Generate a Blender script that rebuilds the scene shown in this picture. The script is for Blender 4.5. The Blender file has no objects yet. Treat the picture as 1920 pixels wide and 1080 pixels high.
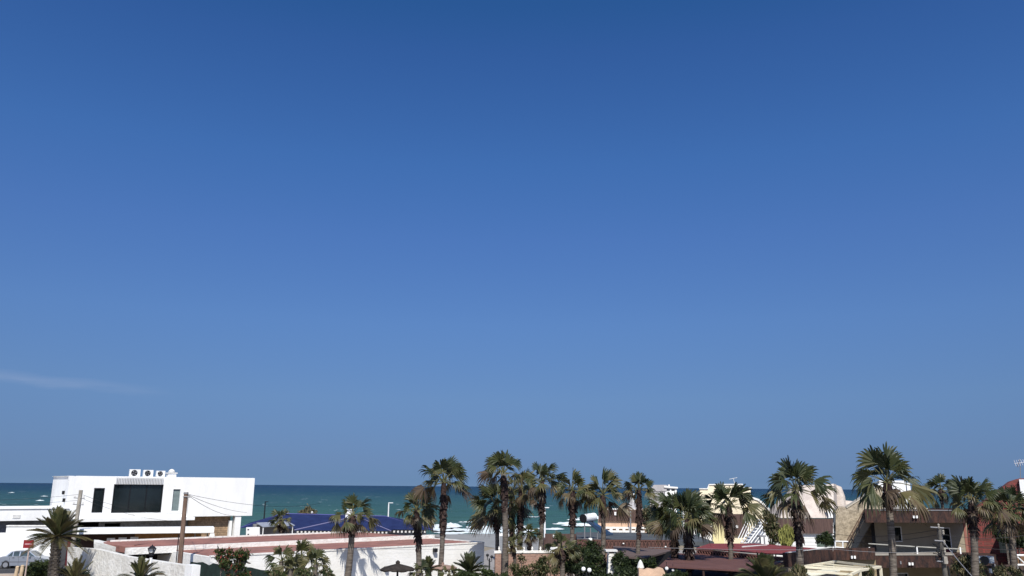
import bpy, math, random
from mathutils import Vector, Matrix
random.seed(7)
R = math.radians
sc = bpy.context.scene
col = sc.collection

# ------------------------------------------------------------ camera
CAMZ = 7.0; FPX = 1550.0; PITCH = math.atan(372.5/FPX); ROLL = R(0.455)
cd = bpy.data.cameras.new('camera'); cam = bpy.data.objects.new('camera', cd); col.objects.link(cam)
cd.sensor_width = 36; cd.lens = 36*FPX/1920; cd.clip_end = 90000; cd.clip_start = 0.1
_f = Vector((0, math.cos(PITCH), math.sin(PITCH))); _r0 = Vector((1, 0, 0)); _u0 = Vector((0, -math.sin(PITCH), math.cos(PITCH)))
_r = _r0*math.cos(ROLL) + _u0*math.sin(ROLL); _u = -_r0*math.sin(ROLL) + _u0*math.cos(ROLL)
mw = Matrix((( _r.x, _u.x, -_f.x, 0), (_r.y, _u.y, -_f.y, 0), (_r.z, _u.z, -_f.z, CAMZ), (0, 0, 0, 1)))
cam.matrix_world = mw
sc.camera = cam

# ------------------------------------------------------------ sun, sky, exposure
SUN_EL, SUN_AZ = R(47), R(5)          # azimuth: behind the viewer, 5 degrees to the right
sd = Vector((math.sin(SUN_AZ)*math.cos(SUN_EL), -math.cos(SUN_AZ)*math.cos(SUN_EL), math.sin(SUN_EL)))
sl = bpy.data.lights.new('sun', 'SUN'); sl.energy = 5.0; sl.angle = R(0.53); sl.color = (1.0, 0.95, 0.87)
so = bpy.data.objects.new('sun', sl); col.objects.link(so)
so.rotation_euler = sd.to_track_quat('Z', 'Y').to_euler(); so.location = (0, -20, 60)
W = bpy.data.worlds.new('World'); sc.world = W; W.use_nodes = True
sc.view_settings.view_transform = 'Standard'; sc.view_settings.look = 'None'
sc.view_settings.exposure = 0.12; sc.view_settings.gamma = 1.0; sc.view_settings.use_curve_mapping = False

def ray(px, py):
    return _f + _r*((px-960)/FPX) + _u*((540-py)/FPX)
def at(px, py, Y):
    d = ray(px, py); return Vector((d.x*Y/d.y, Y, CAMZ + d.z*Y/d.y))

SKY = (0.12, 1, 1.5, 3, 1.2, 1, (1.6, 1.84, 2.24), .0782)   # horizon lift, air, dust, ozone, saturation, gamma, tint, strength
def world_nodes():
    nt = W.node_tree; n = nt.nodes; L = nt.links; n.clear()
    out = n.new('ShaderNodeOutputWorld'); bg = n.new('ShaderNodeBackground'); bg.inputs[1].default_value = SKY[7]
    L.new(bg.outputs[0], out.inputs[0])
    sky = n.new('ShaderNodeTexSky'); sky.sky_type = 'NISHITA'; sky.sun_disc = False
    sky.sun_elevation = SUN_EL; sky.sun_rotation = math.pi - SUN_AZ
    sky.altitude = 0; sky.air_density = SKY[1]; sky.dust_density = SKY[2]; sky.ozone_density = SKY[3]
    hs = n.new('ShaderNodeHueSaturation'); hs.inputs['Saturation'].default_value = SKY[4]
    gm = n.new('ShaderNodeGamma'); gm.inputs[1].default_value = SKY[5]
    tint = n.new('ShaderNodeMix'); tint.data_type = 'RGBA'; tint.blend_type = 'MULTIPLY'; tint.inputs[0].default_value = 1
    tint.inputs[7].default_value = (*SKY[6], 1)
    L.new(sky.outputs[0], hs.inputs['Color']); L.new(hs.outputs[0], gm.inputs[0]); L.new(gm.outputs[0], tint.inputs[6])
    # faint cirrus streak low on the left, in sky directions (a = x/y, b = z/y)
    tc = n.new('ShaderNodeTexCoord'); sp = n.new('ShaderNodeSeparateXYZ'); L.new(tc.outputs['Generated'], sp.inputs[0])
    lift = n.new('ShaderNodeVectorMath'); lift.operation = 'ADD'; lift.inputs[1].default_value = (0, 0, SKY[0]); L.new(tc.outputs['Generated'], lift.inputs[0])
    nrm = n.new('ShaderNodeVectorMath'); nrm.operation = 'NORMALIZE'; L.new(lift.outputs[0], nrm.inputs[0]); L.new(nrm.outputs[0], sky.inputs[0])
    def m(op, a, b=None, c=None):
        k = n.new('ShaderNodeMath'); k.operation = op
        for i, v in enumerate((a, b, c)):
            if v is None: continue
            if isinstance(v, (int, float)): k.inputs[i].default_value = v
            else: L.new(v, k.inputs[i])
        return k.outputs[0]
    # sky tint painted by height: hazy grey blue low down, clear blue above
    rp = n.new('ShaderNodeValToRGB'); L.new(sp.outputs[2], rp.inputs[0]); rp.color_ramp.interpolation = 'LINEAR'
    KEY = [(0, (0.812, 0.723, 0.735)), (0.0076, (0.812, 0.723, 0.735)), (0.0261, (0.944, 0.789, 0.781)), (0.0998, (1.343, 1.108, 1.0)), (0.1896, (1.499, 1.304, 1.241)), (0.2884, (1.427, 1.329, 1.375)), (0.3739, (1.229, 1.337, 1.421)), (0.4903, (0.968, 1.159, 1.324)), (0.5357, (0.757, 1.101, 1.24)), (0.64, (0.757, 1.101, 1.24)), (1, (0.85, 1.05, 1.15))]
    for i, (a_, c_) in enumerate(KEY):
        e = rp.color_ramp.elements[0] if i == 0 else (rp.color_ramp.elements[-1] if i == len(KEY)-1 else rp.color_ramp.elements.new(a_))
        e.position = a_; e.color = tuple(x*.5 for x in c_)+(1,)
    air = n.new('ShaderNodeMix'); air.data_type = 'RGBA'; air.blend_type = 'MULTIPLY'; air.inputs[0].default_value = 1; L.new(tint.outputs[2], air.inputs[6]); L.new(rp.outputs[0], air.inputs[7])
    ysafe = m('MAXIMUM', sp.outputs[1], 0.01)
    a = m('DIVIDE', sp.outputs[0], ysafe); b = m('DIVIDE', sp.outputs[2], ysafe)
    d0 = ray(0, 705); d1 = ray(300, 737)
    a0, b0, a1, b1 = d0.x/d0.y, d0.z/d0.y, d1.x/d1.y, d1.z/d1.y
    sl_ = (b1-b0)/(a1-a0)
    cmb = n.new('ShaderNodeCombineXYZ'); L.new(m('MULTIPLY', a, 7.0), cmb.inputs[0]); L.new(m('MULTIPLY', b, 45.0), cmb.inputs[1])
    nz = n.new('ShaderNodeTexNoise'); nz.inputs['Scale'].default_value = 1.6; nz.inputs['Detail'].default_value = 6; L.new(cmb.outputs[0], nz.inputs['Vector'])
    wob = m('MULTIPLY', m('SUBTRACT', nz.outputs[0], 0.5), 0.016)
    dist = m('ABSOLUTE', m('ADD', m('SUBTRACT', m('SUBTRACT', b, b0), m('MULTIPLY', m('SUBTRACT', a, a0), sl_)), wob))
    core = m('MAXIMUM', m('SUBTRACT', 1.0, m('DIVIDE', dist, 0.0085)), 0.0)
    core = m('SMOOTH_MIN', core, 1.0, 0.3)
    mr = n.new('ShaderNodeMapRange'); mr.inputs[1].default_value = a1+0.02; mr.inputs[2].default_value = a1-0.09; mr.clamp = True
    L.new(a, mr.inputs[0])
    fac = m('MULTIPLY', m('MULTIPLY', core, mr.outputs[0]), m('MULTIPLY', nz.outputs[0], 0.28))
    cl = n.new('ShaderNodeMix'); cl.data_type = 'RGBA'; L.new(fac, cl.inputs[0]); L.new(air.outputs[2], cl.inputs[6]); cl.inputs[7].default_value = (6.0, 6.6, 8.4, 1)
    L.new(cl.outputs[2], bg.inputs[0])
world_nodes()

# ------------------------------------------------------------ materials
def M(name, c, rough=0.85, var=0.15, scale=0.7, bump=0.0, bscale=8, spec=0.3, metal=0.0, c2=None, stretch=(1, 1, 1),
      lines=None, brick=None, transl=0.0, attr=None, ramp=None):
    mt = bpy.data.materials.new(name); mt.use_nodes = True
    nt = mt.node_tree; n = nt.nodes; L = nt.links
    p = n['Principled BSDF']; p.inputs['Roughness'].default_value = rough; p.inputs['Metallic'].default_value = metal
    p.inputs['Specular IOR Level'].default_value = spec
    g = n.new('ShaderNodeNewGeometry'); mp = n.new('ShaderNodeMapping'); mp.inputs['Scale'].default_value = stretch
    L.new(g.outputs['Position'], mp.inputs[0])
    nz = n.new('ShaderNodeTexNoise'); nz.inputs['Scale'].default_value = scale; nz.inputs['Detail'].default_value = 7; nz.inputs['Roughness'].default_value = 0.65
    L.new(mp.outputs[0], nz.inputs['Vector'])
    if attr:
        at_ = n.new('ShaderNodeAttribute'); at_.attribute_name = attr
        rp = n.new('ShaderNodeValToRGB'); L.new(at_.outputs['Fac'], rp.inputs[0])
        rp.color_ramp.elements[0].position = 0; rp.color_ramp.elements[0].color = (*ramp[0], 1)
        rp.color_ramp.elements[1].position = 1; rp.color_ramp.elements[1].color = (*ramp[-1], 1)
        for i, q in enumerate(ramp[1:-1]):
            e = rp.color_ramp.elements.new((i+1)/(len(ramp)-1)); e.color = (*q, 1)
        base = rp.outputs[0]
    else:
        rp = n.new('ShaderNodeValToRGB'); L.new(nz.outputs[0], rp.inputs[0])
        d = c2 if c2 else tuple(x*(1-var) for x in c)
        rp.color_ramp.elements[0].position = 0.38; rp.color_ramp.elements[0].color = (*d, 1)
        rp.color_ramp.elements[1].position = 0.62; rp.color_ramp.elements[1].color = (*c, 1)
        base = rp.outputs[0]
    hgt = None
    if lines:                       # (axis, period m, groove share, darkening)
        ax, per, sh, dk = lines
        s = n.new('ShaderNodeSeparateXYZ'); L.new(g.outputs['Position'], s.inputs[0])
        src = s.outputs['XYZ'.index(ax)] if ax in 'XYZ' else None
        q = n.new('ShaderNodeMath'); q.operation = 'DIVIDE'; L.new(src, q.inputs[0]); q.inputs[1].default_value = per
        fr = n.new('ShaderNodeMath'); fr.operation = 'FRACT'; L.new(q.outputs[0], fr.inputs[0])
        lt = n.new('ShaderNodeMath'); lt.operation = 'LESS_THAN'; L.new(fr.outputs[0], lt.inputs[0]); lt.inputs[1].default_value = sh
        mx = n.new('ShaderNodeMix'); mx.data_type = 'RGBA'; mx.blend_type = 'MULTIPLY'; L.new(lt.outputs[0], mx.inputs[0]); L.new(base, mx.inputs[6]); mx.inputs[7].default_value = (dk, dk, dk, 1)
        base = mx.outputs[2]
    if brick:                       # (width, height, mortar size, mortar colour, vector swizzle)
        bw, bh, ms, mc = brick
        s = n.new('ShaderNodeSeparateXYZ'); L.new(g.outputs['Position'], s.inputs[0])
        ad = n.new('ShaderNodeMath'); L.new(s.outputs[0], ad.inputs[0]); L.new(s.outputs[1], ad.inputs[1])
        cb = n.new('ShaderNodeCombineXYZ'); L.new(ad.outputs[0], cb.inputs[0]); L.new(s.outputs[2], cb.inputs[1])
        bt = n.new('ShaderNodeTexBrick'); L.new(cb.outputs[0], bt.inputs['Vector']); bt.inputs['Scale'].default_value = 1
        bt.inputs['Brick Width'].default_value = bw; bt.inputs['Row Height'].default_value = bh; bt.inputs['Mortar Size'].default_value = ms
        bt.inputs['Mortar Smooth'].default_value = 0.2
        bt.inputs['Mortar'].default_value = (*mc, 1)
        L.new(base, bt.inputs['Color1'])
        dk = n.new('ShaderNodeMix'); dk.data_type = 'RGBA'; dk.blend_type = 'MULTIPLY'; dk.inputs[0].default_value = 1; L.new(base, dk.inputs[6]); dk.inputs[7].default_value = (.72, .72, .74, 1)
        L.new(dk.outputs[2], bt.inputs['Color2'])
        base = bt.outputs['Color']
    L.new(base, p.inputs['Base Color'])
    if bump:
        nb = n.new('ShaderNodeTexNoise'); nb.inputs['Scale'].default_value = bscale; nb.inputs['Detail'].default_value = 5
        L.new(mp.outputs[0], nb.inputs['Vector'])
        bp = n.new('ShaderNodeBump'); bp.inputs['Strength'].default_value = min(1, bump); bp.inputs['Distance'].default_value = 0.06
        L.new(nb.outputs[0], bp.inputs['Height']); L.new(bp.outputs[0], p.inputs['Normal'])
    if transl:
        tr = n.new('ShaderNodeBsdfTranslucent'); L.new(base, tr.inputs[0]); ms_ = n.new('ShaderNodeMixShader'); ms_.inputs[0].default_value = transl
        L.new(p.outputs[0], ms_.inputs[1]); L.new(tr.outputs[0], ms_.inputs[2]); L.new(ms_.outputs[0], n['Material Output'].inputs[0])
    return mt

white = M('white_render', (.80, .80, .785), c2=(.735, .73, .71), scale=.9, stretch=(1.2, 1.2, .35), bump=.3, bscale=8)
white_rough = M('rough_white_wall', (.76, .745, .70), c2=(.60, .58, .53), scale=1.3, bump=1, bscale=5)
white_board = M('white_lined_wall', (.80, .785, .75), c2=(.73, .715, .67), scale=.8, bump=.4, bscale=6, lines=('Z', .33, .06, .86))
white_block = M('white_coping', (.79, .775, .735), c2=(.69, .665, .61), scale=2.4, bump=.8, bscale=7)
off_white = M('aged_white_paint', (.66, .65, .62), var=.18, scale=2)
white_metal = M('white_metal', (.78, .78, .77), rough=.45, var=.05)
cream = M('cream_render', (.80, .70, .51), var=.10, scale=.6, bump=.3)
pink_roof = M('pale_pink_render', (.56, .49, .43), c2=(.46, .395, .345), scale=1.2, bump=.6, bscale=5)
pyr_grey = M('pale_grey_render', (.40, .38, .38), var=.15)
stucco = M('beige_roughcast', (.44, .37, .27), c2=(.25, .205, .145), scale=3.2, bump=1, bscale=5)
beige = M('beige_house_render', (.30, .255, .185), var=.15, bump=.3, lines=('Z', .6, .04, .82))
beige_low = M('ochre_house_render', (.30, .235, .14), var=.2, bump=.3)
peach = M('peach_render', (.62, .42, .29), var=.18, scale=1.5, bump=.3)
brick_pink = M('pink_brick', (.36, .21, .155), var=.25, scale=2, bump=.4, brick=(.3, .11, .012, (.36, .26, .21)))
red_wall = M('red_brick_paint', (.165, .058, .048), var=.22, scale=1.2, bump=.5, brick=(.55, .26, .022, (.24, .05, .045)))
red_roof = M('red_tile', (.23, .045, .042), c2=(.15, .034, .034), scale=1.5, bump=.6, lines=('X', .22, .16, .65))
terracotta = M('terracotta_paving', (.33, .15, .115), c2=(.21, .105, .085), scale=.8, bump=.5, lines=('X', .35, .08, .82))
brown_band = M('brown_shingle', (.085, .043, .036), c2=(.045, .026, .024), scale=1.3, stretch=(6, 6, .8), bump=1, bscale=3)
brown_rust = M('rusty_brown_shingle', (.068, .033, .024), c2=(.020, .014, .014), scale=1.4, stretch=(3, 3, 1), bump=1, bscale=4)
brown_reed = M('brown_reed_screen', (.115, .07, .058), c2=(.07, .043, .038), scale=1.1, stretch=(9, 9, .5), bump=1, bscale=3)
brown_cloth = M('brown_shade_cloth', (.125, .058, .05), c2=(.095, .045, .04), scale=.8, bump=.4, lines=('X', .4, .06, .8))
grey_roof = M('grey_flat_roof', (.085, .095, .10), c2=(.055, .06, .065), scale=.9, bump=.5)
grey_stone = M('grey_stone_cladding', (.22, .235, .27), c2=(.13, .14, .16), scale=3, bump=.7)
brown_stone = M('brown_stone_cladding', (.40, .27, .165), c2=(.26, .18, .11), scale=3.2, bump=.8, brick=(.5, .2, .012, (.1, .075, .05)))
wood_dark = M('dark_wood_panel', (.055, .03, .024), var=.3, scale=2)
orange_wall = M('orange_brown_wall', (.30, .16, .07), var=.25, scale=2)
shade_black = M('painted_shade_black', (.012, .012, .014), var=.3)  # near-black with the shade of recesses and undersides put into the colour
black_metal = M('black_metal', (.012, .012, .014), rough=.5, var=.2)
grey_metal = M('grey_metal', (.22, .22, .23), rough=.5, var=.2)
concrete = M('pole_concrete', (.36, .33, .28), c2=(.22, .20, .17), scale=5, stretch=(1, 1, .3), bump=.4)
pole_wood = M('pole_wood', (.20, .13, .095), c2=(.11, .07, .052), scale=4, stretch=(4, 4, .4), bump=.6)
def glassm(name, c, rough=.06, spec=.6):
    return M(name, c, rough=rough, var=.35, scale=.5, spec=spec)
glass = glassm('dark_glass', (.012, .018, .020)); glass_lit = glassm('pale_curtained_glass', (.20, .25, .25), spec=.7)
blue_tile = M('cobalt_blue_tile', (.022, .034, .105), c2=(.014, .021, .072), rough=.75, scale=.8, bump=.5, lines=('X', .3, .12, .7), spec=.12)
blue_grey = M('blue_grey_render', (.26, .28, .33), var=.2, scale=1)
trunk_grey = M('palm_trunk_bark', (.17, .145, .12), c2=(.065, .052, .042), scale=2.2, stretch=(.7, .7, 5), bump=1, bscale=4)
boots = M('palm_dead_boots', (.050, .028, .022), c2=(.013, .008, .008), scale=5, bump=1, bscale=8)
FR = [(.014, .024, .007), (.042, .050, .014), (.105, .090, .033), (.085, .058, .033), (.032, .022, .016)]
frond = M('palm_frond', (0, 0, 0), rough=.55, attr='age', ramp=FR, transl=.10, spec=.45)
petiole = M('palm_petiole', (.15, .145, .065), var=.3)
leaf_dark = M('dark_green_leaf', (.022, .036, .011), c2=(.009, .016, .006), rough=.6, scale=1.4, transl=.2)
leaf_mid = M('mid_green_leaf', (.050, .070, .018), c2=(.018, .030, .009), rough=.6, scale=1.8, transl=.2)
leaf_dry = M('dry_olive_leaf', (.19, .16, .085), c2=(.08, .07, .035), rough=.7, scale=1.6, transl=.2)
leaf_blue = M('grey_green_blade', (.12, .14, .085), c2=(.05, .065, .035), rough=.6, scale=2)
flower = M('dusty_red_flower', (.30, .07, .05), var=.3)
asphalt = M('asphalt', (.055, .055, .058), c2=(.04, .04, .042), scale=.4, bump=.4)
sand = M('sandy_earth', (.30, .25, .18), c2=(.20, .17, .12), scale=.15, bump=.5)
wet = M('wet_sand', (.17, .15, .12), c2=(.12, .11, .095), scale=.1, rough=.5)
paving = M('pale_paving', (.30, .28, .26), var=.2, scale=.5)
kerb_m = M('kerb_stone', (.48, .40, .34), var=.2, scale=2)
hedge_dark = M('fence_screen_green', (.012, .026, .022), c2=(.007, .013, .012), scale=1.5, stretch=(5, 5, 1), bump=.5)
thatch = M('dark_thatch', (.045, .035, .028), c2=(.02, .016, .013), scale=4, bump=1, bscale=12)
thatch_pink = M('pink_canvas', (.30, .20, .16), var=.2)
car_paint = M('silver_blue_car_paint', (.34, .37, .42), rough=.28, var=.04, metal=.55, spec=.5)
rubber = M('tyre_rubber', (.015, .015, .016), rough=.9, var=.2)
rim_m = M('wheel_rim_alloy', (.45, .45, .46), rough=.35, metal=.7, var=.1)
chrome = M('headlamp_glass', (.6, .62, .65), rough=.15, var=.05)
tail_red = M('tail_lamp_red', (.25, .01, .01), rough=.3, var=.1)
sign_red = M('sign_red', (.22, .015, .02), rough=.5, var=.15)
globe = M('white_glass_globe', (.85, .85, .83), rough=.25, var=.02)
post_beige = M('beige_timber', (.55, .42, .28), var=.25, scale=4)
panel_blue = M('solar_collector_glass', (.03, .05, .085), rough=.2, var=.3, scale=1, spec=.6)
yellow_wall = M('pale_yellow_render', (.74, .66, .36), var=.1)
cream_beam = M('cream_painted_timber', (.72, .66, .50), var=.12, scale=3)
skirt_m = M('dead_leaf_skirt', (.13, .085, .055), c2=(.055, .035, .025), scale=3, rough=.9)

# ------------------------------------------------------------ mesh helpers
def tag(o, label=None, cat=None, group=None, kind=None):
    if label: o['label'] = label
    if cat: o['category'] = cat
    if group: o['group'] = group
    if kind: o['kind'] = kind
    return o
def thing(name, loc, label, cat, group=None):
    o = bpy.data.objects.new(name, None); col.objects.link(o); o.location = loc; o.empty_display_size = .3
    return tag(o, label, cat, group)

class MB:
    def __init__(s): s.v = []; s.f = []; s.a = []
    def add(s, vs, fs, age=0.0):
        b = len(s.v); s.v += [Vector(v) for v in vs]
        for f in fs: s.f.append([b+i for i in f]); s.a.append(age)
    def prism(s, pts, z0, z1):
        n = len(pts); vs = [(p[0], p[1], z0) for p in pts]+[(p[0], p[1], z1) for p in pts]
        s.add(vs, [list(range(n))[::-1], list(range(n, 2*n))]+[[i, (i+1) % n, n+(i+1) % n, n+i] for i in range(n)])
    def hull8(s, lo, hi):
        s.add(list(lo)+list(hi), [[3, 2, 1, 0], [4, 5, 6, 7]]+[[i, (i+1) % 4, 4+(i+1) % 4, 4+i] for i in range(4)])
    def box(s, c, sz, rz=0):
        c = Vector(c); ca, sa = math.cos(rz), math.sin(rz); lo = []; hi = []
        for dx, dy in ((-1, -1), (1, -1), (1, 1), (-1, 1)):
            x, y = dx*sz[0]/2, dy*sz[1]/2; X = c.x+x*ca-y*sa; Y = c.y+x*sa+y*ca
            lo.append((X, Y, c.z-sz[2]/2)); hi.append((X, Y, c.z+sz[2]/2))
        s.hull8(lo, hi)
    def tube(s, pts, rad, n=8, caps=True, age=0):
        pts = [Vector(p) for p in pts]
        if not isinstance(rad, (list, tuple)): rad = [rad]*len(pts)
        b = len(s.v)
        for i, p in enumerate(pts):
            t = (pts[min(i+1, len(pts)-1)]-pts[max(i-1, 0)]).normalized()
            x = t.orthogonal() if abs(t.z) < .95 else Vector((1, 0, 0)); x = (x-t*x.dot(t)).normalized(); y = t.cross(x)
            for k in range(n):
                a = 2*math.pi*k/n; s.v.append(p+(x*math.cos(a)+y*math.sin(a))*rad[i])
        for i in range(len(pts)-1):
            for k in range(n):
                s.f.append([b+i*n+k, b+i*n+(k+1) % n, b+(i+1)*n+(k+1) % n, b+(i+1)*n+k]); s.a.append(age)
        if caps:
            s.f.append([b+k for k in range(n)][::-1]); s.a.append(age)
            e = b+(len(pts)-1)*n; s.f.append([e+k for k in range(n)]); s.a.append(age)
    def lathe(s, c, prof, n=16):
        c = Vector(c); b = len(s.v)
        for r, z in prof:
            for k in range(n):
                a = 2*math.pi*k/n; s.v.append(c+Vector((r*math.cos(a), r*math.sin(a), z)))
        for i in range(len(prof)-1):
            for k in range(n):
                s.f.append([b+i*n+k, b+i*n+(k+1) % n, b+(i+1)*n+(k+1) % n, b+(i+1)*n+k]); s.a.append(0)
        s.f.append([b+k for k in range(n)][::-1]); s.a.append(0)
        e = b+(len(prof)-1)*n; s.f.append([e+k for k in range(n)]); s.a.append(0)
    def ball(s, c, r, n=10):
        s.lathe(c, [(r*math.sin(math.pi*(i+.08)/(n+.16)), -r*math.cos(math.pi*(i+.08)/(n+.16))) for i in range(n+1)], n+4)
    def slab(s, q, t):        # a quad or polygon sheet given thickness t downward
        n = len(q); vs = [Vector(p) for p in q]+[Vector(p)-Vector((0, 0, t)) for p in q]
        s.add(vs, [list(range(n)), list(range(n, 2*n))[::-1]]+[[i, n+i, n+(i+1) % n, (i+1) % n] for i in range(n)])
    def build(s, name, mat, parent=None, label=None, cat=None, group=None, kind=None, smooth=False):
        me = bpy.data.meshes.new(name)
        if parent: org = parent.matrix_world.translation.copy() if False else ORG(parent)
        else:
            xs = [v.x for v in s.v]; ys = [v.y for v in s.v]; zs = [v.z for v in s.v]
            org = Vector(((min(xs)+max(xs))/2, (min(ys)+max(ys))/2, min(zs)))
            if kind == 'structure': org = Vector((0, 0, 0))
        me.from_pydata([v-org for v in s.v], [], s.f)
        if any(s.a):
            at_ = me.attributes.new('age', 'FLOAT', 'FACE'); at_.data.foreach_set('value', s.a)
        me.materials.append(mat); 
        if smooth: me.polygons.foreach_set('use_smooth', [True]*len(me.polygons))
        me.update()
        o = bpy.data.objects.new(name, me); col.objects.link(o)
        if parent: o.parent = parent
        else: o.location = org
        return tag(o, label, cat, group, kind)
def ORG(o):
    p = Vector(o.location)
    while o.parent: o = o.parent; p += Vector(o.location)
    return p

class Fr:                  # facade frame: u along the wall, d towards the viewer, z up
    def __init__(s, pA, YA, pB, YB, back=0, ref=960):
        A = at(pA, ref, YA); B = at(pB, ref, YB); s.set(A.xy, B.xy, back)
    def set(s, A, B, back=0):
        s.U = (B-A).normalized(); s.N = Vector((s.U.y, -s.U.x)); s.A = A-s.N*back; s.w = (B-A).length; s.k = 0.0
    def off(s, back):
        g = Fr.__new__(Fr); g.U = s.U; g.N = s.N; g.A = s.A-s.N*back; g.w = s.w; g.k = s.k; return g
    def look(s, px):       # side walls run along the line of sight at this column
        r = ray(px, 960); s.k = r.xy.dot(s.U)/r.xy.dot(-s.N); return s
    def pt(s, u, d, z):
        p = s.A+s.U*(u-d*s.k)+s.N*d; return Vector((p.x, p.y, z))
    def uz(s, px, py, d=0):
        r = ray(px, py); o = s.A+s.N*d; t = o.dot(s.N)/(r.xy.dot(s.N)); p = r.xy*t
        return (p-o).dot(s.U)+d*s.k, CAMZ+r.z*t
    def box(s, mb, u0, u1, d0, d1, z0, z1):
        q = [(u0, d0), (u1, d0), (u1, d1), (u0, d1)]
        mb.hull8([s.pt(a, b, z0) for a, b in q], [s.pt(a, b, z1) for a, b in q])
    def pbox(s, mb, x0, y0, x1, y1, d0, d1):
        ym = (y0+y1)/2; xm = (x0+x1)/2
        s.box(mb, s.uz(x0, ym, d1)[0], s.uz(x1, ym, d1)[0], d0, d1, s.uz(xm, y1, d1)[1], s.uz(xm, y0, d1)[1])
    def poly(s, mb, pts, d0, d1):       # pts in (u,z)
        n = len(pts); vs = [s.pt(u, d1, z) for u, z in pts]+[s.pt(u, d0, z) for u, z in pts]
        mb.add(vs, [list(range(n))[::-1], list(range(n, 2*n))]+[[i, (i+1) % n, n+(i+1) % n, n+i] for i in range(n)])
    def ppoly(s, mb, pts, d0, d1):
        s.poly(mb, [s.uz(x, y, d1) for x, y in pts], d0, d1)
    def hole(s, x0, y0, x1, y1):
        ym = (y0+y1)/2; xm = (x0+x1)/2
        return (s.uz(x0, ym)[0], s.uz(x1, ym)[0], s.uz(xm, y1)[1], s.uz(xm, y0)[1])
    def wall(s, mb, u0, u1, z0, z1, holes, t=.35, d=0):
        us = sorted({u0, u1, *[h[0] for h in holes], *[h[1] for h in holes]}); us = [u for u in us if u0 <= u <= u1]
        for a, b in zip(us, us[1:]):
            cut = sorted([(h[2], h[3]) for h in holes if h[0] <= (a+b)/2 <= h[1]])
            z = z0
            for c0, c1 in cut:
                if c0 > z: s.box(mb, a, b, d-t, d, z, c0)
                z = max(z, c1)
            if z < z1: s.box(mb, a, b, d-t, d, z, z1)
def block(F, u0, u1, z0, z1, depth, holes, mb=None):
    mb = mb or MB()
    F.wall(mb, u0, u1, z0, z1, holes); F.box(mb, u0, u1, -depth, -.352, z0, z1)
    return mb
def window(F, h, parent, fm, gm, mull=0, name='window', fw=.07, label=None, proud=.02):
    u0, u1, z0, z1 = h; f = MB()
    for a, b, c, d in ((u0, u1, z1-fw, z1), (u0, u1, z0, z0+fw), (u0, u0+fw, z0+fw, z1-fw), (u1-fw, u1, z0+fw, z1-fw)):
        F.box(f, a, b, -.2, proud, c, d)
    for k in range(mull):
        u = u0+(u1-u0)*(k+1)/(mull+1); F.box(f, u-fw*.4, u+fw*.4, -.18, -.06, z0+fw, z1-fw)
    o = f.build(name, fm, parent, label)
    g = MB(); F.box(g, u0+fw, u1-fw, -.16, -.13, z0+fw, z1-fw); g.build('pane', gm, o)
    return o
# ------------------------------------------------------------ ground, beach, sea
def grid(name, xs, ys, zf, mat):
    me = MB(); nx, ny = len(xs), len(ys)
    vs = [(x, y, zf(x, y)) for y in ys for x in xs]
    me.add(vs, [[j*nx+i, j*nx+i+1, (j+1)*nx+i+1, (j+1)*nx+i] for j in range(ny-1) for i in range(nx-1)])
    return me.build(name, mat, kind='structure', smooth=True)
SEA = -3.0
def shore(x):            # distance at which the land starts to fall to the beach
    t = max(0, min(1, (x-18)/60)); t = t*t*(3-2*t)
    return 100 + 75*t
def gz(x, y):
    s = shore(x); t = max(0, min(1, (y-s)/62)); return -3.7*t*t*(3-2*t)
xs = [-4000, -1500, -600]+[-300+15*i for i in range(41)]+[600, 1500, 4000]
ys = [-60, 0, 40, 70, 85]+[95+6*i for i in range(30)]+[290, 400]
grid('ground', xs, ys, gz, sand)
q = MB(); q.add([at(-500, 1000, 66), at(150, 1000, 66.1), at(150, 1000, 75.5), at(-500, 1000, 75)], [[0, 1, 2, 3]])
for v in q.v: v.z = .006
q.build('road', asphalt, kind='structure')
k = MB(); k.box((-45, 65.4, .06), (40, 1.0, .14)); k.build('kerb', kerb_m, kind='structure')
pv = MB(); pv.add([(-26, 30, .008), (60, 30, .008), (60, 100, .008), (-2, 100, .008), (-10, 62, .008)], [[0, 1, 2, 3, 4]]); pv.build('courtyard_paving', paving, kind='structure')

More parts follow.
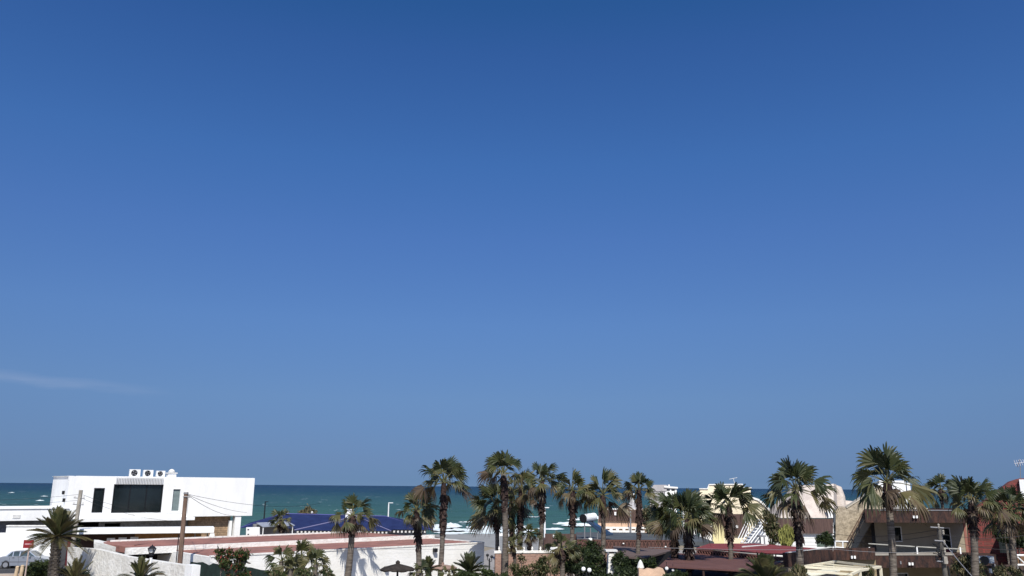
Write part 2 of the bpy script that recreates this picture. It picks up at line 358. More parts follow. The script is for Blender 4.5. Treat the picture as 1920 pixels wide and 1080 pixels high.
def sea_mat():
    mt = bpy.data.materials.new('sea_water'); mt.use_nodes = True; nt = mt.node_tree; n = nt.nodes; L = nt.links
    p = n['Principled BSDF']; p.inputs['Roughness'].default_value = .35; p.inputs['Specular IOR Level'].default_value = .16; p.inputs['IOR'].default_value = 1.2
    g = n.new('ShaderNodeNewGeometry'); s = n.new('ShaderNodeSeparateXYZ'); L.new(g.outputs['Position'], s.inputs[0])
    big = n.new('ShaderNodeTexNoise'); big.inputs['Scale'].default_value = .006; big.inputs['Detail'].default_value = 4; L.new(g.outputs['Position'], big.inputs['Vector'])
    def m(op, a, b):
        k = n.new('ShaderNodeMath'); k.operation = op
        for i, v in enumerate((a, b)):
            if isinstance(v, (int, float)): k.inputs[i].default_value = v
            else: L.new(v, k.inputs[i])
        return k.outputs[0]
    # water depth grows with the distance from the beach: log scale
    lg = m('LOGARITHM', m('MAXIMUM', s.outputs[1], 100.0), 10.0)
    t = m('DIVIDE', m('SUBTRACT', m('ADD', lg, m('MULTIPLY', m('SUBTRACT', big.outputs[0], .5), .35)), 2.2), 1.5)
    rp = n.new('ShaderNodeValToRGB'); L.new(t, rp.inputs[0])
    cs = [(0, (.060, .115, .098)), (.18, (.036, .092, .074)), (.42, (.023, .066, .060)), (.62, (.009, .036, .050)), (1, (.006, .024, .045))]
    rp.color_ramp.elements[0].position = 0; rp.color_ramp.elements[0].color = (*cs[0][1], 1)
    rp.color_ramp.elements[1].position = 1; rp.color_ramp.elements[1].color = (*cs[-1][1], 1)
    for a, c in cs[1:-1]: rp.color_ramp.elements.new(a).color = (*c, 1)
    # wave texture mottling at several sizes
    mp = n.new('ShaderNodeMapping'); mp.inputs['Scale'].default_value = (.05, .16, 1); L.new(g.outputs['Position'], mp.inputs[0])
    w1 = n.new('ShaderNodeTexNoise'); w1.inputs['Scale'].default_value = 1; w1.inputs['Detail'].default_value = 8; w1.inputs['Roughness'].default_value = .7; L.new(mp.outputs[0], w1.inputs['Vector'])
    mott = n.new('ShaderNodeMapRange'); L.new(w1.outputs[0], mott.inputs[0]); mott.inputs[1].default_value = .3; mott.inputs[2].default_value = .7; mott.inputs[3].default_value = .72; mott.inputs[4].default_value = 1.25
    mx = n.new('ShaderNodeVectorMath'); mx.operation = 'SCALE'; L.new(rp.outputs[0], mx.inputs[0]); L.new(mott.outputs[0], mx.inputs['Scale'])
    # whitecaps
    mp2 = n.new('ShaderNodeMapping'); mp2.inputs['Scale'].default_value = (.035, .035, 1); L.new(g.outputs['Position'], mp2.inputs[0])
    f1 = n.new('ShaderNodeTexNoise'); f1.inputs['Scale'].default_value = 1; f1.inputs['Detail'].default_value = 3; L.new(mp2.outputs[0], f1.inputs['Vector'])
    mp3 = n.new('ShaderNodeMapping'); mp3.inputs['Scale'].default_value = (.20, .14, 1); L.new(g.outputs['Position'], mp3.inputs[0])
    f2 = n.new('ShaderNodeTexNoise'); f2.inputs['Scale'].default_value = 1; f2.inputs['Detail'].default_value = 9; f2.inputs['Roughness'].default_value = .6; L.new(mp3.outputs[0], f2.inputs['Vector'])
    r2 = n.new('ShaderNodeMapRange'); L.new(m('ADD', m('MULTIPLY', f1.outputs[0], .6), f2.outputs[0]), r2.inputs[0]); r2.inputs[1].default_value = .985; r2.inputs[2].default_value = 1.02
    fm = n.new('ShaderNodeMix'); fm.data_type = 'RGBA'; L.new(m('MULTIPLY', r2.outputs[0], .75), fm.inputs[0]); L.new(mx.outputs[0], fm.inputs[6]); fm.inputs[7].default_value = (.65, .68, .68, 1)
    L.new(fm.outputs[2], p.inputs['Base Color'])
    bp = n.new('ShaderNodeBump'); bp.inputs['Strength'].default_value = .8; bp.inputs['Distance'].default_value = 1.2; L.new(w1.outputs[0], bp.inputs['Height']); L.new(bp.outputs[0], p.inputs['Normal'])
    return mt
sea_m = sea_mat()
def sw(x, y):
    a = max(0, 1-(y-150)/500)
    return SEA + a*(.22*math.sin(y*.42+x*.03+1.5*math.sin(x*.021)) + .12*math.sin(y*.9-x*.11+2*math.sin(x*.05)))
xs = [-60000, -20000, -6000, -2000, -900]+[-400+8*i for i in range(101)]+[900, 2000, 6000, 20000, 60000]
ys = [120+2.2*i for i in range(160)]+[480, 520, 600, 800, 1200, 2500, 6000, 15000, 60000]
grid('sea', xs, ys, lambda x, y: sw(x, y) if abs(x) < 401 and y < 600 else SEA, sea_m)

foam_m = M('foam', (.80, .82, .82), c2=(.46, .55, .55), scale=.9, stretch=(.35, 1, 1), bump=1, bscale=3)
def surf(px0, px1, py, Y, depth, hgt, seed, label=None):
    rnd = random.Random(seed); a, b = at(px0, py, Y), at(px1, py, Y); n = max(8, int((b-a).length/.55)); m_ = MB(); rows = []
    ph = [rnd.uniform(0, 6) for _ in range(6)]
    prof = [(0, 0), (.12, .8), (.28, 1), (.5, .45), (.75, .3), (1, 0)]
    for i in range(n+1):
        t = i/n; x = a.x+(b.x-a.x)*t
        e = min(1, 5*t, 5*(1-t))**.7
        w = depth*e*(.72+.16*math.sin(x*.23+ph[0])+.16*math.sin(x*.9+ph[1])+.35*(rnd.random()-.5)); h = hgt*e*(.7+.15*math.sin(x*.25+ph[2])+.15*math.sin(x*1.3+ph[3])+.5*(rnd.random()-.5))
        off = .8*math.sin(x*.11+ph[4])+.5*math.sin(x*.6+ph[5])
        rows.append([(x, Y+off+depth/2-w*q_+(rnd.random()-.5)*.8, SEA+.25+max(.02, h)*z_) for q_, z_ in prof])
    vs = [p for r_ in rows for p in r_]; k_ = len(prof)
    m_.add(vs, [[i*k_+j, (i+1)*k_+j, (i+1)*k_+j+1, i*k_+j+1] for i in range(n) for j in range(k_-1)])
    return m_.build('surf', foam_m, kind='structure', smooth=True)
surf(792, 864, 990, 207, 15, .95, 1); surf(870, 1000, 990, 206, 15, .9, 2); surf(798, 905, 996, 194, 12, .45, 3); surf(875, 1010, 997, 193, 11, .45, 4)
surf(808, 995, 1001, 184, 8, .2, 15); surf(1000, 1060, 991, 203, 5, .4, 14)
surf(1036, 1104, 981, 232, 4, .55, 5); surf(1052, 1135, 984, 222, 4, .6, 6); surf(1062, 1100, 974, 262, 2.5, .5, 7); surf(1082, 1180, 967, 275, 4, .9, 8)
surf(856, 905, 981, 240, 2, .25, 9); surf(985, 1012, 967, 285, 2.5, .35, 10)
surf(66, 80, 941, 480, 5, .6, 11); surf(16, 23, 923, 850, 8, .8, 12); surf(78, 86, 931, 640, 6, .6, 13)

def house(name, F, label, cat='house', group=None):
    p = F.pt(F.w/2, -2, 0); return thing(name, p, label, cat, group)

# ------------------------------------------------------------ white modern house on the left
H = Fr(122, 82, 473, 93)
wh = house('modern_house', H, 'two storey white cubic house with wide dark picture window, far left by the sea')
zt = 7.66; zb = H.uz(465, 967)[1]; Hw = H.w
hs = [H.hole(174, 915, 194, 961), H.hole(211, 908, 304, 961), H.hole(322, 916, 338, 959)]
mb = block(H, 0, Hw, zb, zt, 9, hs)
mb.build('upper_storey', white, wh)
# stepped parapet slab at the left corner and coping
mb = MB(); H.box(mb, -.15, .5, -9, -.5, zt+.002, zt+.03); H.box(mb, .6, Hw-.02, -.4, -.02, zt+.002, zt+.04); mb.build('parapet_coping', white_metal, wh)
window(H, hs[0], wh, black_metal, glass); o = window(H, hs[1], wh, black_metal, glass, mull=2, label='wide dark picture window'); window(H, hs[2], wh, white_metal, glass_lit, label='narrow window with pale curtain')
mb = MB(); u0, z0 = H.uz(216, 908); u1, z1 = H.uz(306, 896)
H.box(mb, u0, u1, .01, .06, z0, z1); n_ = 30
for i in range(n_): a = u0+(u1-u0)*(i+.1)/n_; H.box(mb, a, a+(u1-u0)/n_*.5, .06, .2, z0, z1)
mb.build('ribbed_fascia', M('ribbed_fascia_white', (.62, .62, .62), var=.1), wh)
for x in (104, 114):
    mb = MB(); c = H.pt(-.12, -1.5-(x-104)*-.08, 6.1 if x == 104 else 5.4); mb.box(c, (.18, .2, .35)); mb.build('wall_lamp', black_metal, wh)
mb = MB(); H.pbox(mb, 240, 964, 252, 971, -.02, .03)
mb.build('vent_grille', off_white, wh)
# ground floor set back
G = H.off(1.2)
gh = [G.hole(146, 972, 186, 991), G.hole(196, 981, 226, 993)]
mb = MB(); u1 = G.uz(352, 985)[0]; G.wall(mb, 0.4, u1, 0, zb-.003, gh); mb.build('ground_storey', grey_stone, wh)
mb = MB(); G.box(mb, .6, u1-.3, -7, -2.2, 0, zb-.01); mb.build('porch_shade_block', shade_black, wh)  # near-black block painted as the shade inside the porch recess
mb = MB(); G2 = H.off(.9); a = u1+.003; b = G2.uz(431, 985)[0]; G2.box(mb, a, b, -6, 0, 0, zb-.003); mb.build('stone_wall', brown_stone, wh)
mb = MB(); H.box(mb, H.uz(441, 980)[0], H.uz(452, 980)[0], -.9, -.1, 0, zb-.003); mb.build('column', white, wh)
mb = MB(); H.box(mb, H.uz(432, 990)[0], H.uz(437, 990)[0], -.85, -.4, 0, zb-.5); mb.build('column', white, wh)
mb = MB(); H.box(mb, .2, H.uz(360, 975)[0], -1.15, .9, zb-.32, zb-.004); mb.build('eaves_slab', white, wh)
# left wing
LW = H.off(-.2); 
mb = MB(); u0, zl = LW.uz(90, 954); zl1 = LW.uz(60, 976)[1]; LW.box(mb, u0-20, .3, -8, 0, zl1, zl); LW.box(mb, u0-20, .3, -8.1, .1, zl+.001, zl+.09); mb.build('left_wing_roof', white, wh)
mb = MB(); LW.pbox(mb, 24, 965, 38, 972, -.02, .04); mb.build('vent_grille', off_white, wh)
mb = MB(); LW.box(mb, u0-20, .1, -8, -1.6, 0, zl1-.004); mb.build('left_wing_wall', grey_stone, wh)
# air conditioners on the roof and chimney
def aircon(F, px, py, back, w, h, label, parent=None, name='air_conditioner', grp='air conditioners on the white roof', zoff=0):
    u, z = F.uz(px, py, -back); t = thing(name, F.pt(u, -back, z), label, 'air conditioner', grp)
    m_ = MB(); F.box(m_, u-w/2, u+w/2, -back-.35, -back, z+.08, z+h); m_.build('casing', white_metal, t)
    m_ = MB(); cx, cz, r = u-w*.08, z+.08+(h-.08)/2, h*.38
    pts = [(cx+r*math.cos(a_*math.pi/10), cz+r*math.sin(a_*math.pi/10)) for a_ in range(20)]
    F.poly(m_, pts, -back+.002, -back+.02); g = m_.build('fan_grille', black_metal, t)
    m_ = MB()
    for k_ in range(4):
        a_ = k_*math.pi/2+.5; ca, sa = math.cos(a_), math.sin(a_)
        F.poly(m_, [(cx+r*.12*ca, cz+r*.12*sa), (cx+r*.85*math.cos(a_-.25), cz+r*.85*math.sin(a_-.25)), (cx+r*.85*math.cos(a_+.3), cz+r*.85*math.sin(a_+.3))], -back+.022, -back+.035)
    m_.build('fan', grey_metal, g)
    for ua_ in (u-w*.4, u+w*.3):
        m_ = MB(); F.box(m_, ua_, ua_+w*.1, -back-.3, -back-.02, z, z+.078); m_.build('foot', grey_metal, t)
    return t
for px, w, lab in ((252.5, 1.0, 'largest and leftmost rooftop air conditioner above the ribbed fascia'), (277.5, .93, 'middle rooftop air conditioner above the ribbed fascia'), (301, .84, 'smallest and rightmost rooftop air conditioner beside the white chimney')):
    aircon(H, px, 895.2, .45, w, w*.80, lab)
c = H.pt(H.uz(331, 897)[0], -2.0, zt); t = thing('chimney', c, 'small white roof vent stack with a cap on the white house', 'chimney')
mb = MB(); rz = math.atan2(H.U.y, H.U.x); mb.box(c+Vector((0, 0, .2)), (.8, .7, .4), rz); mb.build('stack', white, t)
mb = MB(); mb.box(c+Vector((0, 0, .46)), (1.0, .9, .1), rz); mb.lathe(c+Vector((0, 0, .52)), [(.3, 0), (.34, .12), (.2, .3), (.05, .36)], 10); mb.build('cap', off_white, t)
mb = MB(); mb.tube([H.pt(H.uz(312, 892)[0], -1.8, zt+.25), H.pt(H.uz(326, 892)[0], -1.9, zt+.3)], .03, 5); mb.build('pipe', grey_metal, t)

# white canopy in front of the house
C = Fr(140, 72, 405, 76)
cn = thing('carport', C.pt(8, -1, 0), 'low white flat-roofed carport with an angled end post, before the modern house', 'carport')
mb = MB(); u0 = C.uz(140, 995)[0]; ue, z1 = C.uz(402, 989.5); z0 = C.uz(300, 1000)[1]
C.box(mb, u0, ue, -3, 0, z0, z1); mb.build('roof', white, cn)
mb = MB(); C.ppoly(mb, [(394.5, 1000), (402, 1000), (403, 1016), (388, 1016)], -.5, -.05); mb.build('post', white, cn)
mb = MB(); C.box(mb, u0+.3, C.uz(250, 1005)[0], -2.9, -2.5, 0, z0-.01); mb.build('back_wall', wood_dark, cn, label='dark timber back wall')
mb = MB(); C.box(mb, C.uz(250, 1005)[0]+.003, ue-1.0, -2.9, -2.5, 0, z0-.01); mb.build('back_wall', orange_wall, cn, label='orange brown back wall')
for q_, w_ in enumerate(('left', 'middle', 'right')):
    mb = MB(); C.pbox(mb, 200+q_*22, 1009-q_, 215+q_*22, 1016, -1.2, -.9)
    mb.build('planter', off_white, None, w_+' of three low pale planters under the white carport', 'planter', 'pale planters under the carport')
u, z = C.uz(362, 1008, -.9); u2 = C.uz(392, 1006, -.9)[0]
t = thing('bench', C.pt((u+u2)/2, -1.2, 2.35), 'small white slatted bench on the terrace below the carport end', 'bench')
mb = MB(); C.box(mb, u, u2, -1.5, -.9, 2.75, 2.85); mb.build('seat', white_metal, t)
for ua_ in (u+.1, u2-.2):
    mb = MB(); C.box(mb, ua_, ua_+.1, -1.4, -1.0, 2.35, 2.748); mb.build('leg', grey_metal, t)

# street side white walls
Bw = Fr(-60, 75.4, 121, 76.6)
t = thing('boundary_wall', Bw.pt(5, 0, 0), 'plain white boundary wall behind the silver parked car', 'wall')
mb = MB(); ua = Bw.uz(13, 990)[0]; Bw.box(mb, -6, ua, -.3, 0, 0, Bw.uz(5, 999)[1]); Bw.box(mb, ua+.002, Bw.uz(118, 1000)[0], -.3, .12, 0, Bw.uz(60, 987)[1]); mb.build('wall_panel', white, t)
mb = MB(); Bw.box(mb, ua, Bw.uz(118, 1000)[0]+.05, -.36, .2, Bw.uz(60, 987)[1]+.002, Bw.uz(60, 987)[1]+.1); mb.build('coping', white_block, t)
Gt = Fr(112, 75.5, 150, 75.2)
t = thing('garden_gate', Gt.pt(.8, 0, 0), 'tall narrow dark grey gate at the end of the white street wall', 'gate')
mb = MB(); Gt.pbox(mb, 115, 1003, 124, 1066, -.15, 0); mb.build('gate_post', M('dark_grey_paint', (.06, .06, .065)), t)
mb = MB(); Gt.pbox(mb, 124.2, 1004, 134, 1066, -.12, -.05); mb.build('gate_leaf', M('maroon_paint', (.10, .02, .025)), t)

# ------------------------------------------------------------ long low white house with terracotta roof terraces
A = at(460, 1042, 54.0); B = at(905, 1018, 67.2)
ztop = (A.z+B.z)/2
Wl = Fr.__new__(Fr); Wl.set(A.xy, B.xy)
uL = Wl.uz(395, 1043)[0]; uR = Wl.uz(908, 1018)[0]
lh = thing('low_house', Wl.pt(8, -6, 0), 'long low white house with red roof terraces running towards the beach', 'house')
mb = MB(); Wl.box(mb, uL, uR, -9, 0, 0, ztop); mb.build('front_wall', white_board, lh)
mb = MB(); Wl.box(mb, uL+.25, uR-.25, -8.8, -.25, ztop+.002, ztop+.03); mb.build('lower_roof_terrace', terracotta, lh)
mb = MB(); Wl.box(mb, uL, uR, -.22, .04, ztop+.002, ztop+.09); Wl.box(mb, uR-.22, uR+.04, -9, -.225, ztop+.002, ztop+.09); mb.build('coping', white_block, lh)
# wing of the side wall going back from the right corner
A2 = at(250, 1039, 55.2); B2 = at(815, 1014.5, 72.5)
T1 = Fr.__new__(Fr); T1.set(A2.xy, B2.xy); zp = T1.uz(460, 1018)[1]
uu0 = T1.uz(238, 1030)[0]; uu1 = T1.uz(815, 1005)[0]
print('low house ztop', ztop, 'upper parapet', zp, T1.uz(250, 1024), T1.uz(700, 1008))
mb = MB(); T1.box(mb, uu0, uu1, -.3, 0, ztop-.1, zp); mb.build('parapet', white_block, lh)
mb = MB(); T1.box(mb, uu0+.5, uu1-2.5, -7, -.303, ztop-.09, zp-.02); mb.build('upper_roof_terrace', terracotta, lh)
mb = MB(); T1.box(mb, uu0+1.5, uu1-2.5, -7.25, -7.003, ztop-.3, zp+.08); mb.build('coping', white_block, lh)
mb = MB(); T1.box(mb, uu0, T1.uz(366, 1040)[0], -6, -2.5, 0, ztop-.21); mb.build('carport_back_wall', shade_black, lh)  # wall coloured near-black for the shade inside the carport
mb = MB(); T1.box(mb, uu0, T1.uz(372, 1040)[0], -6.5, -.31, ztop-.2, ztop-.12); mb.build('carport_roof', shade_black, lh)  # roof slab painted near-black with that same carport shade
mb = MB(); s0 = T1.uz(360, 1040)[0]; T1.box(mb, s0, T1.uz(402, 1040)[0], -3, -.31, 0, ztop-.12); mb.build('stair_wall', white_rough, lh)
# sloping white gable at the street end of that house
mb = MB(); Gb = Fr(176, 60.3, 244, 56.6).look(176)
Gb.ppoly(mb, [(176, 1060), (176, 1017), (186, 1017.5), (214, 1024.5), (232, 1029), (244, 1029), (244, 1060)], -1.2, 0); mb.build('end_wall', white_rough, lh)
mb = MB(); mb.slab([at(186, 1016.6, 60.6), at(236, 1025.5, 57.5), at(252, 1022, 57.2), at(330, 1010.5, 66), at(212, 1012, 66)], .1); mb.build('end_roof', terracotta, lh)
# wall details
u, z = Wl.uz(813, 1030); t = thing('wall_lamp', Wl.pt(u, 0, z-.2), 'small dark lantern on the long white wall', 'lamp')
mb = MB(); Wl.box(mb, u-.14, u+.14, .08, .32, z-.18, z+.08); mb.build('lantern', black_metal, t)
mb = MB(); Wl.box(mb, u-.06, u+.06, .001, .079, z-.05, z+.2); Wl.box(mb, u-.06, u+.06, .08, .2, z+.082, z+.15); mb.build('bracket', off_white, t)
t = thing('wall_lamp', Wl.pt(Wl.uz(722, 1065)[0], 0, 1), 'small black lamp low on the white wall above the thatched parasol', 'lamp')
u, z = Wl.uz(722, 1065); mb = MB(); Wl.box(mb, u-.12, u+.12, .08, .3, z-.12, z+.12); mb.build('lantern', black_metal, t)
mb = MB(); Wl.box(mb, u-.05, u+.05, .001, .079, z-.05, z+.05); mb.build('bracket', black_metal, t)

# roughcast garden wall nearest the street
P0 = at(127, 1026, 60.5); P1 = at(352, 1060, 47.2)
Gw = Fr.__new__(Fr); Gw.set(P0.xy, P1.xy); print('garden wall z', P0.z, P1.z)
t = thing('garden_wall', Gw.pt(8, 0, 0), 'rough white garden wall stepping down behind the street palms', 'wall')
mb = MB(); Gw.ppoly(mb, [(124, 1092), (127, 1026), (178, 1029), (240, 1044), (352, 1061), (352, 1130), (124, 1130)], -.35, 0); mb.build('wall_panel', white_rough, t)
mb = MB(); Gw.pbox(mb, 344, 1059, 357, 1130, -.4, .08); mb.build('end_pillar', white, t)
# dark screened fence
Fn = Fr(357, 48, 600, 50)
t = thing('screen_fence', Fn.pt(4, 0, 0), 'dark green screened fence below the long white wall', 'fence')
mb = MB(); top = [(357, 1053), (368, 1055), (380, 1054), (392, 1060), (400, 1056), (420, 1061), (436, 1058), (450, 1064), (470, 1064), (490, 1069), (520, 1071), (560, 1071), (598, 1073)]
Fn.ppoly(mb, top+[(598, 1130), (357, 1130)], -.1, 0); mb.build('screen', hedge_dark, t)
for i in range(6):
    u = .1+i*1.55; mb = MB(); p = Fn.pt(u, -.16, 0); mb.tube([p, p+Vector((0, 0, 2.35))], .04, 6); mb.build('post', black_metal, t)

# ------------------------------------------------------------ blue tiled house
bY = 112
bh = thing('blue_roof_house', Vector((at(640, 990, bY).x, bY+6, 0)), 'single storey house with a cobalt blue tiled hip roof', 'house')
E0 = at(452, 987, bY); E1 = at(556, 989.5, bY-2); E2 = at(800, 993, bY-2)
ze = at(620, 991, bY).z
def pz(px, Y, z): v = at(px, 980, Y); return Vector((v.x, Y, z))
ridge_z = at(600, 963.5, bY+8).z; print('blue', ze, ridge_z)
l0, l1, l2, l3 = pz(450, bY, ze), pz(812, bY-1.5, ze), pz(815, bY+16, ze), pz(470, bY+16, ze)
r0_, r1_ = pz(527, bY+8, ridge_z), pz(722, bY+8, ridge_z-.25)
mb = MB(); mb.add([l0, l1, l2, l3, r0_, r1_], [[0, 1, 5, 4], [1, 2, 5], [2, 3, 4, 5], [3, 0, 4], [3, 2, 1, 0]]); mb.build('roof', blue_tile, bh)
# projecting hip in front
f0, f1 = pz(553, bY-4, ze-.05), pz(733, bY-4, ze-.05); ap = at(668, 968.5, bY+4); g0, g1 = pz(553, bY+4, ze-.05), pz(745, bY+4, ze-.05)
mb = MB(); mb.add([f0, f1, g1, g0, ap], [[0, 1, 4], [1, 2, 4], [2, 3, 4], [3, 0, 4], [3, 2, 1, 0]]); rf = mb.build('front_hip_roof', blue_tile, bh)
mb = MB(); mb.tube([f0+Vector((0, 0, .03)), ap+Vector((0, 0, .03))], .07, 6); mb.tube([f1+Vector((0, 0, .03)), ap+Vector((0, 0, .03))], .07, 6); mb.build('ridge_tiles', M('pale_mauve_ridge', (.20, .19, .32)), rf)
mb = MB(); mb.tube([l0, r0_, r1_, l1], .07, 6); mb.build('ridge_tiles', M('blue_ridge', (.10, .10, .30)), bh)
mb = MB(); mb.prism([(p.x, p.y) for p in (pz(474, bY+1, 0), pz(552, bY+1, 0), pz(560, bY-3, 0), pz(727, bY-3, 0), pz(733, bY, 0), pz(800, bY, 0), pz(800, bY+14, 0), pz(482, bY+14, 0))], -1, ze-.08); mb.build('wall', blue_grey, bh)
for i in range(34):
    mb = MB(); p = pz(560+i*7.2, bY-3.7 if i < 24 else bY-1.6, ze-.12); mb.box(p+Vector((0, 0, -.12)), (.22, .4, .22)); mb.build('dentil', off_white, bh)
for px, py in ((540, 959), (585, 961)):
    p = at(px, py, bY+8); p.z = ridge_z; mb = MB(); mb.lathe(p, [(.08, 0), (.12, .08), (.17, .18), (.12, .28), (.02, .36)], 8); mb.build('ridge_finial', off_white, bh)
c = at(655, 970, bY+7); mb = MB(); mb.box(c+Vector((0, 0, .2)), (.95, .8, 1.6)); ch = mb.build('chimney', white, bh); mb = MB(); mb.box(c+Vector((0, 0, 1.05)), (1.15, 1, .1)); mb.build('cap', off_white, ch)
# things between the low house and the blue house
p = at(473, 1006, 86); t = thing('white_cabinet', Vector((p.x, p.y, 0)), 'white box-shaped utility cabinet beside the blue roofed house', 'cabinet')
Kb = Fr(460, 86, 487, 86.8).look(487); mb = MB(); Kb.ppoly(mb, [(461.5, 990), (487, 989.5), (487, 1012), (461, 1012)], -1.5, 0); mb.build('cabinet_body', white, t)
for y_ in (992, 1001):
    mb = MB(); Kb.pbox(mb, 464, y_, 467, y_+2, .001, .03); mb.build('hinge', black_metal, t)
Kc = Fr(488, 90, 556, 92); t = thing('patio_awning', Kc.pt(2, 0, 0), 'pale grey sloping awning beside the white cabinet', 'awning')
mb = MB(); q = [Kc.pt(.2, .6, 2.75), Kc.pt(3.6, .6, 2.85), Kc.pt(3.6, -2, 3.15), Kc.pt(.2, -2, 3.05)]; mb.slab(q, .06); mb.build('awning_sheet', blue_grey, t)
for uu in (.3, 3.4):
    mb = MB(); p = Kc.pt(uu, .5, 0); mb.tube([p, p+Vector((0, 0, 2.7))], .05, 6); mb.build('post', white_metal, t)
mb = MB(); Kc.box(mb, 0, 3.8, -2.6, -2.2, 0, 2.9); mb.build('back_wall', grey_metal, t)

# ------------------------------------------------------------ centre: white arch, promenade, brick wall
Ar = Fr(928, 84, 962, 84.4)
t = thing('arched_gateway', Ar.pt(1, 0, 0), 'tall narrow white arched gateway glimpsed between the palm trunks', 'gateway')
mb = MB(); Ar.ppoly(mb, [(930, 1080), (930, 975), (933, 962), (940, 953), (948, 950), (955, 952), (959, 962), (959, 1080), (954, 1080), (954, 966), (950, 958), (943, 959), (937, 968), (936, 1080)], -.5, 0); mb.build('arch', white, t)
mb = MB(); Ar.ppoly(mb, [(936.5, 1000), (953.5, 1000), (953.5, 1005), (936.5, 1005)], -.4, -.1); mb.build('crossbar', white, t)
Pr = Fr(962, 96, 1056, 98)
mb = MB(); q_ = [Pr.pt(0, 0, 0), Pr.pt(12, 0, 0), Pr.pt(12, -34, 0), Pr.pt(-2, -34, 0)]
for v in q_: v.z = .02
mb.slab(q_, .3); mb.build('promenade', M('promenade_paving', (.27, .27, .26), var=.2), kind='structure')
Bk = Fr(930, 63, 1060, 64)
t = thing('retaining_wall', Bk.pt(2.5, 0, 0), 'pink brick terrace wall with white coping behind the middle palms', 'wall')
zc = Bk.uz(1000, 1037)[1]
mb = MB(); Bk.box(mb, 0, Bk.w, -.4, 0, 0, zc); mb.build('wall_panel', brick_pink, t)
mb = MB(); Bk.box(mb, -.1, Bk.w+.1, -.45, .06, zc+.002, zc+.16); mb.build('coping', white_block, t)
for i in range(9):
    u = .3+i*.62; mb = MB(); p = Bk.pt(u, -.2, zc+.16); mb.lathe(p, [(.08, 0), (.04, .06), (.08, .15), (.04, .24), (.07, .3)], 8); mb.build('baluster', white_block, t)
Pc = Fr(1015, 70, 1062, 70.5).look(1016)
t = thing('garden_pavilion', Pc.pt(1, -1, 0), 'small peach pavilion with white trim behind the pink brick wall', 'pavilion')
mb = MB(); Pc.ppoly(mb, [(1018, 1080), (1018, 1040), (1030, 1031), (1044, 1031), (1044, 1080)], -2, 0); mb.build('wall', peach, t)
mb = MB(); Pc.ppoly(mb, [(1016, 1040), (1029, 1029.5), (1046, 1029.5), (1046, 1034), (1031, 1034), (1019, 1043)], -2.1, .1); mb.build('cornice', white_block, t)
Ac = Fr(1052, 58, 1086, 58.2)
t = thing('garden_portico', Ac.pt(.6, 0, 0), 'pale pink portico with white columns under the dark bushes', 'portico')
mb = MB(); Ac.pbox(mb, 1052, 1044, 1086, 1054, -.4, 0); mb.build('lintel', peach, t)
for a_, b_ in ((1053, 1058), (1066, 1071), (1080, 1085)):
    mb = MB(); Ac.pbox(mb, a_, 1054.2, b_, 1130, -.35, -.05); mb.build('column', M('pale_pink_plaster', (.68, .52, .44)) if a_ == 1053 else bpy.data.materials['pale_pink_plaster'], t)

# ------------------------------------------------------------ brown banded villa with solar heater (middle distance)
V = Fr(1022, 72, 1262, 72).look(1070)
vl = thing('flat_roof_villa', V.pt(6, -3, 0), 'flat roofed villa edged with dark brown lattice parapets, behind the garden trees', 'house')
zv = V.uz(1150, 1012)[1]; zv0 = V.uz(1150, 1030)[1]; print('villa', zv, zv0)
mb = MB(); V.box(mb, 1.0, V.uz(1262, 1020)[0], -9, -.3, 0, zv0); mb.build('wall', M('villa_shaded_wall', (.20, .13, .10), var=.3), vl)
mb = MB(); V.box(mb, V.uz(1082, 1010)[0], V.uz(1262, 1020)[0], -.29, 0, zv0, zv)
mb.build('parapet', brown_band, vl)
def lattice(F, px0, py0, px1, py1, z0f, z1f, d, n, mat, parent, name='lattice_screen'):
    m_ = MB(); u0 = F.uz(px0, py0, d)[0]; u1 = F.uz(px1, py1, d)[0]; za, zb_ = z0f, z1f
    F.box(m_, u0, u1, d, d+.05, zb_-.06, zb_); F.box(m_, u0, u1, d, d+.05, za, za+.06)
    w = (u1-u0)/n
    for i in range(n):
        a = u0+i*w
        F.poly(m_, [(a, za+.06), (a+.07, za+.06), (a+w, zb_-.06), (a+w-.07, zb_-.06)], d, d+.02)
        F.poly(m_, [(a+w, za+.06), (a+w-.07, za+.06), (a, zb_-.06), (a+.07, zb_-.06)], d+.022, d+.04)
    return m_.build(name, mat, parent)
lat_m = M('brown_lattice', (.15, .075, .06), var=.2); lat_r = M('salmon_lattice', (.26, .12, .10), var=.2)
lattice(V, 1082, 1018, 1262, 1018, zv0+.03, zv-.02, .003, 26, lat_m, vl)
mb = MB(); V.box(mb, V.uz(1082, 1010)[0], V.uz(1340, 1018)[0], -14, -.3, zv-.45, zv-.12); mb.build('roof', grey_roof, vl)
mb = MB(); V2 = Fr(1020, 82, 1092, 82); V2.pbox(mb, 1022, 1001, 1092, 1021, -.3, 0)
zz = V2.uz(1050, 1021)[1]; V2.box(mb, 0, V2.w, -4, -.3, 0, zz+.4); mb.build('side_parapet', brown_reed, vl)
for px, py, F_, d_ in ((1040, 1005, V2, .02), (1107, 1011, V, .06), (1169, 1019, V, .06), (1248, 1025, V, .06)):
    mb = MB(); r_ = 3.2 if px < 1120 else 1.4; F_.pbox(mb, px-r_, py-r_*.7, px+r_, py+r_*.7, d_, d_+.12); mb.build('wall_light', globe, vl)
